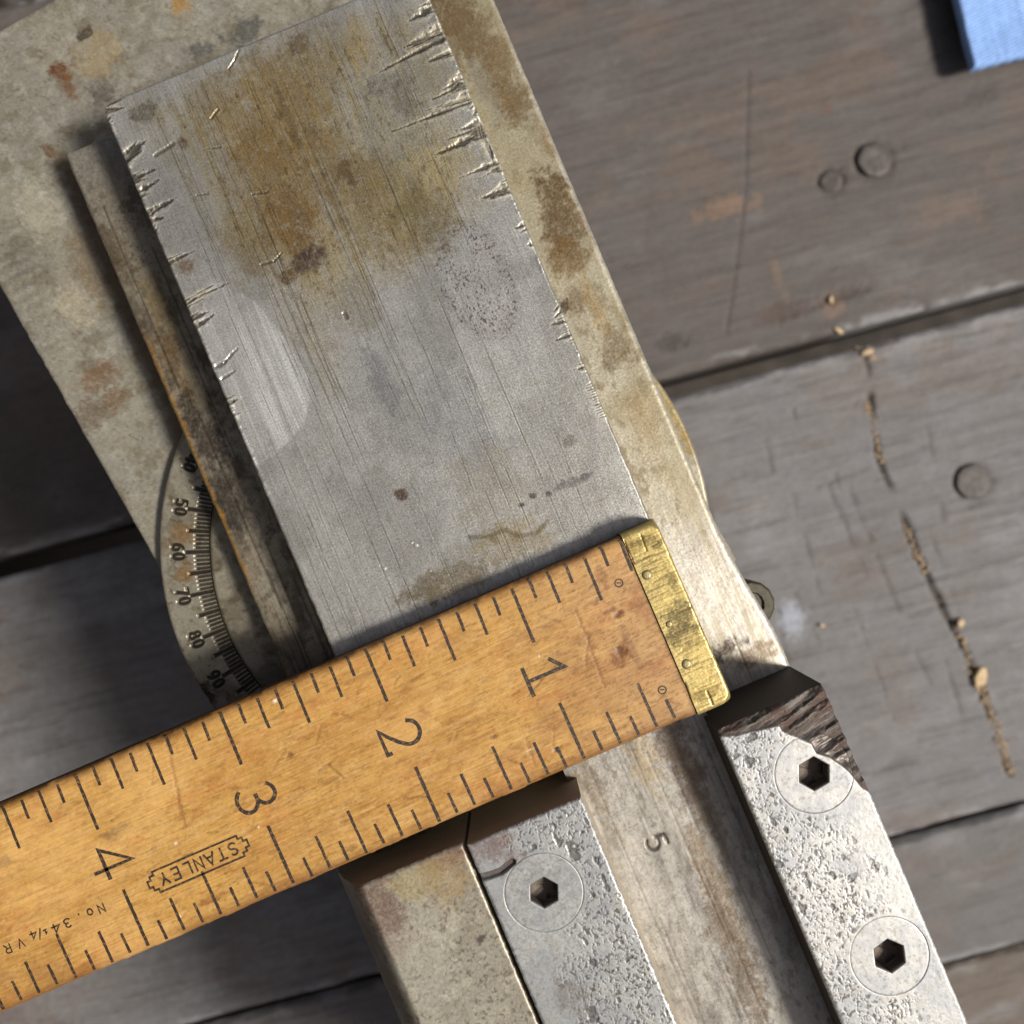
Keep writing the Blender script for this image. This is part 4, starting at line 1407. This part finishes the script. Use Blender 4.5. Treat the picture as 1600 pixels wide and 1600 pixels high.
cc = np.clip(1.9 - (ex + dy), 0, 3)
Z -= cc ** 1.3 * .8
brass = sheet("brass_end", X, Y, Z, col, .36 + .2 * (n1 - .5), M_BRASS, ruler, zbot=-RTH - .02, side_col=rgb(140, 112, 50))
M_RIV = plain_mat("rivet_steel", rgb(150, 136, 96), .45, .7, 4000, .35, .4)
for (px, py, r) in [(1010, 898, .78), (1045, 975, .55), (1072, 1037, .78)]:
    bx, by = Rr(px, py)
    V, F = [], []
    n = 18
    prof = [(1.22, .33), (1.06, .31), (1.0, .33), (.93, .42), (.6, .47), (.3, .48), (.001, .48)]
    for (k, z) in prof:
        for i in range(n):
            a = 2 * math.pi * i / n
            V.append((bx + r * k * math.cos(a), by + r * k * math.sin(a), z))
    for j in range(len(prof) - 1):
        for i in range(n):
            F.append((j * n + i, j * n + (i + 1) % n, (j + 1) * n + (i + 1) % n, (j + 1) * n + i))
    mesh_py("rivet", V, F, M_RIV, brass, True)

# printed graduations: one set of eighths from each long edge
ZI = 0.045
V, F = [], []
rt = random.Random(3)
INCH = 25.17
for e in range(2, 58):
    x = e * INCH / 8 + .1
    ln_ = 8.9 if e % 8 == 0 else (6.9 if e % 4 == 0 else (4.9 if e % 2 == 0 else 2.9))
    for side in (0, 1):
        if side == 1 and e == 2:
            continue
        j = rt.uniform(-.05, .05)
        l2 = ln_ * rt.uniform(.97, 1.03) * (1.06 if side else 1.0)
        st0 = .75 + rt.uniform(-.2, .2)
        a = (x + j, st0 if side == 0 else WID - st0)
        b = (x + j + .12, st0 + l2 if side == 0 else WID - st0 - l2)
        pts = densify([a, b], .5)
        ribbon(pts, .54 if e % 8 == 0 else .48, ZI, V, F, rt, .14)
mk = mesh_py("graduation_marks", V, F, M_INK, ruler)
mk["kind"] = "stuff"
for k in range(1, 7):
    xc = k * INCH + {1: .4, 2: .3}.get(k, .2)
    yc = WID / 2
    H, Wd = 6.3, 5.3
    # digits stand with their heads towards the brass end
    Vt, Ft = lay_text(str(k), xc + H / 2, yc - Wd * .45, H, Wd, 0, .62, ZI, math.pi / 2, rt)
    mesh_py("numeral", Vt, Ft, M_INK, ruler)
# maker's stamp: framed name
cx_, cy_ = Rr(310, 1350)
V, F = [], []
hl, hh = 7.3, 1.75
fr = [(-hl, -hh), (hl, -hh), (hl, -hh + .6), (hl + .7, -hh + .6), (hl + .7, -.55), (hl + 1.3, -.55), (hl + 1.3, .55), (hl + .7, .55), (hl + .7, hh - .6), (hl, hh - .6), (hl, hh),
      (-hl, hh), (-hl, hh - .6), (-hl - .7, hh - .6), (-hl - .7, .55), (-hl - 1.3, .55), (-hl - 1.3, -.55), (-hl - .7, -.55), (-hl - .7, -hh + .6), (-hl, -hh + .6), (-hl, -hh)]
ribbon([(cx_ + p[0], cy_ + p[1]) for p in fr], .31, ZI, V, F)
V2, F2 = lay_text("STANLEY", cx_ - 6.75, cy_ - .95, 1.9, 1.75, 1.98, .32, ZI, 0, None)
b0 = len(V)
V += V2
F += [tuple(i + b0 for i in f) for f in F2]
mesh_py("maker_mark", V, F, M_INK, ruler)
# catalogue number
tx, ty = Rr(163, 1416)
V, F = lay_text("No.34", tx, ty - .55, 1.4, 1.35, 1.95, .25, ZI, 0, rt)
for s, dx, dy_, sz in [("1", 9.9, .25, .62), ("/", 10.8, -.1, 1.35), ("4", 11.6, -.35, 1.25), ("V", 14.0, 0, 1.4), ("R", 16.2, 0, 1.4)]:
    V2, F2 = lay_text(s, tx + dx, ty - .55 + dy_, sz, sz * .95, 1.9, .23, ZI, 0, rt)
    b0 = len(V)
    V += V2
    F += [tuple(i + b0 for i in f) for f in F2]
mesh_py("model_number", V, F, M_INK, ruler)
# two small ringed dots next to the brass
V, F = [], []
for (px, py) in [(967, 911), (1035, 1078)]:
    bx, by = Rr(px, py)
    ribbon([(bx + .62 * c, by + .62 * s) for c, s in [(math.cos(a), math.sin(a)) for a in np.linspace(0, 2 * math.pi, 19)]][:-1] + [(bx + .62, by)], .2, ZI, V, F)
    ribbon([(bx - .3, by + .1), (bx + .25, by - .1)], .18, ZI + .004, V, F)
mesh_py("ringed_dot", V, F, M_INK, ruler)

# ================================================================ CLOTH (folded, top right corner)
ZC = -193.0
cl0 = np.array(W(1521, 106, ZC))
e1 = np.array(W(1488, -40, ZC)) - cl0
e2 = np.array(W(1640, 78, ZC)) - cl0
e1 = e1 / np.hypot(*e1)
e2 = e2 / np.hypot(*e2)
A, Bq = np.meshgrid(np.linspace(0, 90, 190), np.linspace(0, 90, 190))
n1 = fbm(A * .05, Bq * .05, 131, 3)
n2 = fbm(A * .02 + 3, Bq * .2, 132, 3)
X = cl0[0] + e1[0] * A + e2[0] * Bq + (n1 - .5) * 1.2
Y = cl0[1] + e1[1] * A + e2[1] * Bq + (fbm(A * .05, Bq * .05, 133, 3) - .5) * 1.2
Z = BENCH_TO_SLIDE + ZC - 7 * ss(10, 85, A * .3 + Bq * .8) + (n1 - .5) * 4 + (n2 - .5) * 1.5
Z -= round_edge(np.minimum(A, Bq), 1.6)
m = bpy.data.materials.new("blue_twill")
m.use_nodes = True
nt = m.node_tree
N, K_ = nt.nodes, nt.links
b = N["Principled BSDF"]
b.inputs["Roughness"].default_value = .9
b.inputs["Specular IOR Level"].default_value = .2
tc = N.new("ShaderNodeTexCoord")
mp = N.new("ShaderNodeMapping")
mp.inputs["Rotation"].default_value = (0, 0, math.radians(62))
K_.new(tc.outputs["Object"], mp.inputs["Vector"])
wv = N.new("ShaderNodeTexWave")
wv.inputs["Scale"].default_value = 260
wv.inputs["Distortion"].default_value = 1.2
wv.inputs["Detail"].default_value = 2
wv.inputs["Detail Scale"].default_value = 3
K_.new(mp.outputs["Vector"], wv.inputs["Vector"])
ns = N.new("ShaderNodeTexNoise")
ns.inputs["Scale"].default_value = 900
ns.inputs["Detail"].default_value = 4
K_.new(tc.outputs["Object"], ns.inputs["Vector"])
mx = N.new("ShaderNodeMath")
mx.operation = 'MULTIPLY_ADD'
mx.inputs[1].default_value = .7
K_.new(wv.outputs["Fac"], mx.inputs[0])
K_.new(ns.outputs["Fac"], mx.inputs[2])
rp = N.new("ShaderNodeValToRGB")
rp.color_ramp.elements[0].position = .35
rp.color_ramp.elements[1].position = 1.1
rp.color_ramp.elements[0].color = (*rgb(72, 114, 198), 1)
rp.color_ramp.elements[1].color = (*rgb(160, 194, 240), 1)
K_.new(mx.outputs[0], rp.inputs[0])
K_.new(rp.outputs[0], b.inputs["Base Color"])
bp = N.new("ShaderNodeBump")
bp.inputs["Strength"].default_value = .6
bp.inputs["Distance"].default_value = .0003
K_.new(mx.outputs[0], bp.inputs["Height"])
K_.new(bp.outputs["Normal"], b.inputs["Normal"])
cross = e1[0] * e2[1] - e1[1] * e2[0]
cloth = sheet("folded_cloth", X, Y, Z, full(X.shape, rgb(100, 140, 210)), None, m, None, zbot=1.0, flip=(cross > 0), thick=2.6)
cloth["label"] = "folded light blue twill cloth lying on the bench planks"
cloth["category"] = "cloth"

# ================================================================ wood chips and sawdust on the bench
def chip(px, py, ln_, w, h, ang, name, label, seed):
    r = random.Random(seed)
    ln_, w, h = ln_ * BSC, w * BSC, h * BSC
    x, y = W(px, py, ZB)
    n = 6
    prof = []
    for i in range(n):
        a = 2 * math.pi * i / n
        k = r.uniform(.5, 1.2)
        prof.append((ln_ / 2 * k * math.cos(a), w / 2 * k * math.sin(a)))
    V = [(p[0], p[1], 0) for p in prof] + [(p[0] * .85, p[1] * .8, h * r.uniform(.3, .6)) for p in prof] + [(0, 0, h * .5)]
    F = [tuple(range(n))[::-1]]
    for i in range(n):
        F.append((i, (i + 1) % n, n + (i + 1) % n, n + i))
        F.append((n + i, n + (i + 1) % n, 2 * n))
    o = mesh_py(name, V, F, M_CHIP)
    o.location = (x * MM, y * MM, .0006)
    o.rotation_euler = (r.uniform(-.15, .15), r.uniform(-.15, .15), math.radians(ang))
    o["label"] = label
    o["category"] = "wood chip"
    o["group"] = "wood chips on the bench"
    return o


chip(1532, 1056, 7.0, 4.6, 1.3, 60, "wood_chip", "largest pale pointed chip at the lower end of the cracked plank", 3)
chip(1354, 551, 5.2, 2.2, 1.2, 28, "wood_chip", "pale splinter chip at the seam between two planks", 4)
chip(1310, 517, 2.6, 1.2, .8, -30, "wood_chip", "short straw-coloured splinter on the ragged upper plank edge", 5)
chip(1500, 975, 3.0, 2.2, 1.0, 80, "wood_chip", "small square chip in the crack above the largest chip", 6)
chip(1284, 977, 2.2, 1.1, .6, -10, "wood_chip", "lone tiny pale chip on the plank beside the white stain", 7)
chip(1298, 470, 1.4, 3.0, .7, 10, "wood_chip", "upright tan splinter above the plank seam", 8)
# sawdust along the crack
rd = random.Random(9)
V, F = [], []
for (a, b), cnt in zip(zip([(1355, 630), (1365, 660), (1410, 815), (1425, 850), (1500, 985), (1520, 1050), (1545, 1100), (1340, 545)],
                           [(1365, 660), (1378, 720), (1425, 850), (1450, 895), (1520, 1050), (1545, 1100), (1580, 1208), (1372, 560)]), [26, 60, 14, 60, 40, 90, 200, 30]):
    for k in range(cnt):
        t = rd.random()
        x, y = W(a[0] + (b[0] - a[0]) * t + rd.gauss(0, 4), a[1] + (b[1] - a[1]) * t + rd.gauss(0, 3), ZB)
        s = rd.uniform(.3, .85) * BSC
        z = rd.uniform(-1.9, -.1)
        i0 = len(V)
        a0 = rd.uniform(0, 6.28)
        for q in range(4):
            aa = a0 + q * math.pi / 2 + rd.uniform(-.3, .3)
            V.append((x + s * math.cos(aa) * rd.uniform(.6, 1.2), y + s * math.sin(aa) * .6, z + rd.uniform(-.2, .2)))
        V.append((x, y, z + s * rd.uniform(.3, .6)))
        V.append((x, y, z - s * .8))
        for q in range(4):
            F.append((i0 + q, i0 + (q + 1) % 4, i0 + 4))
            F.append((i0 + (q + 1) % 4, i0 + q, i0 + 5))
dust = mesh_py("sawdust", V, F, M_DUST)
dust["kind"] = "stuff"
dust["label"] = "tan sawdust packed along the plank crack"
dust["category"] = "sawdust"
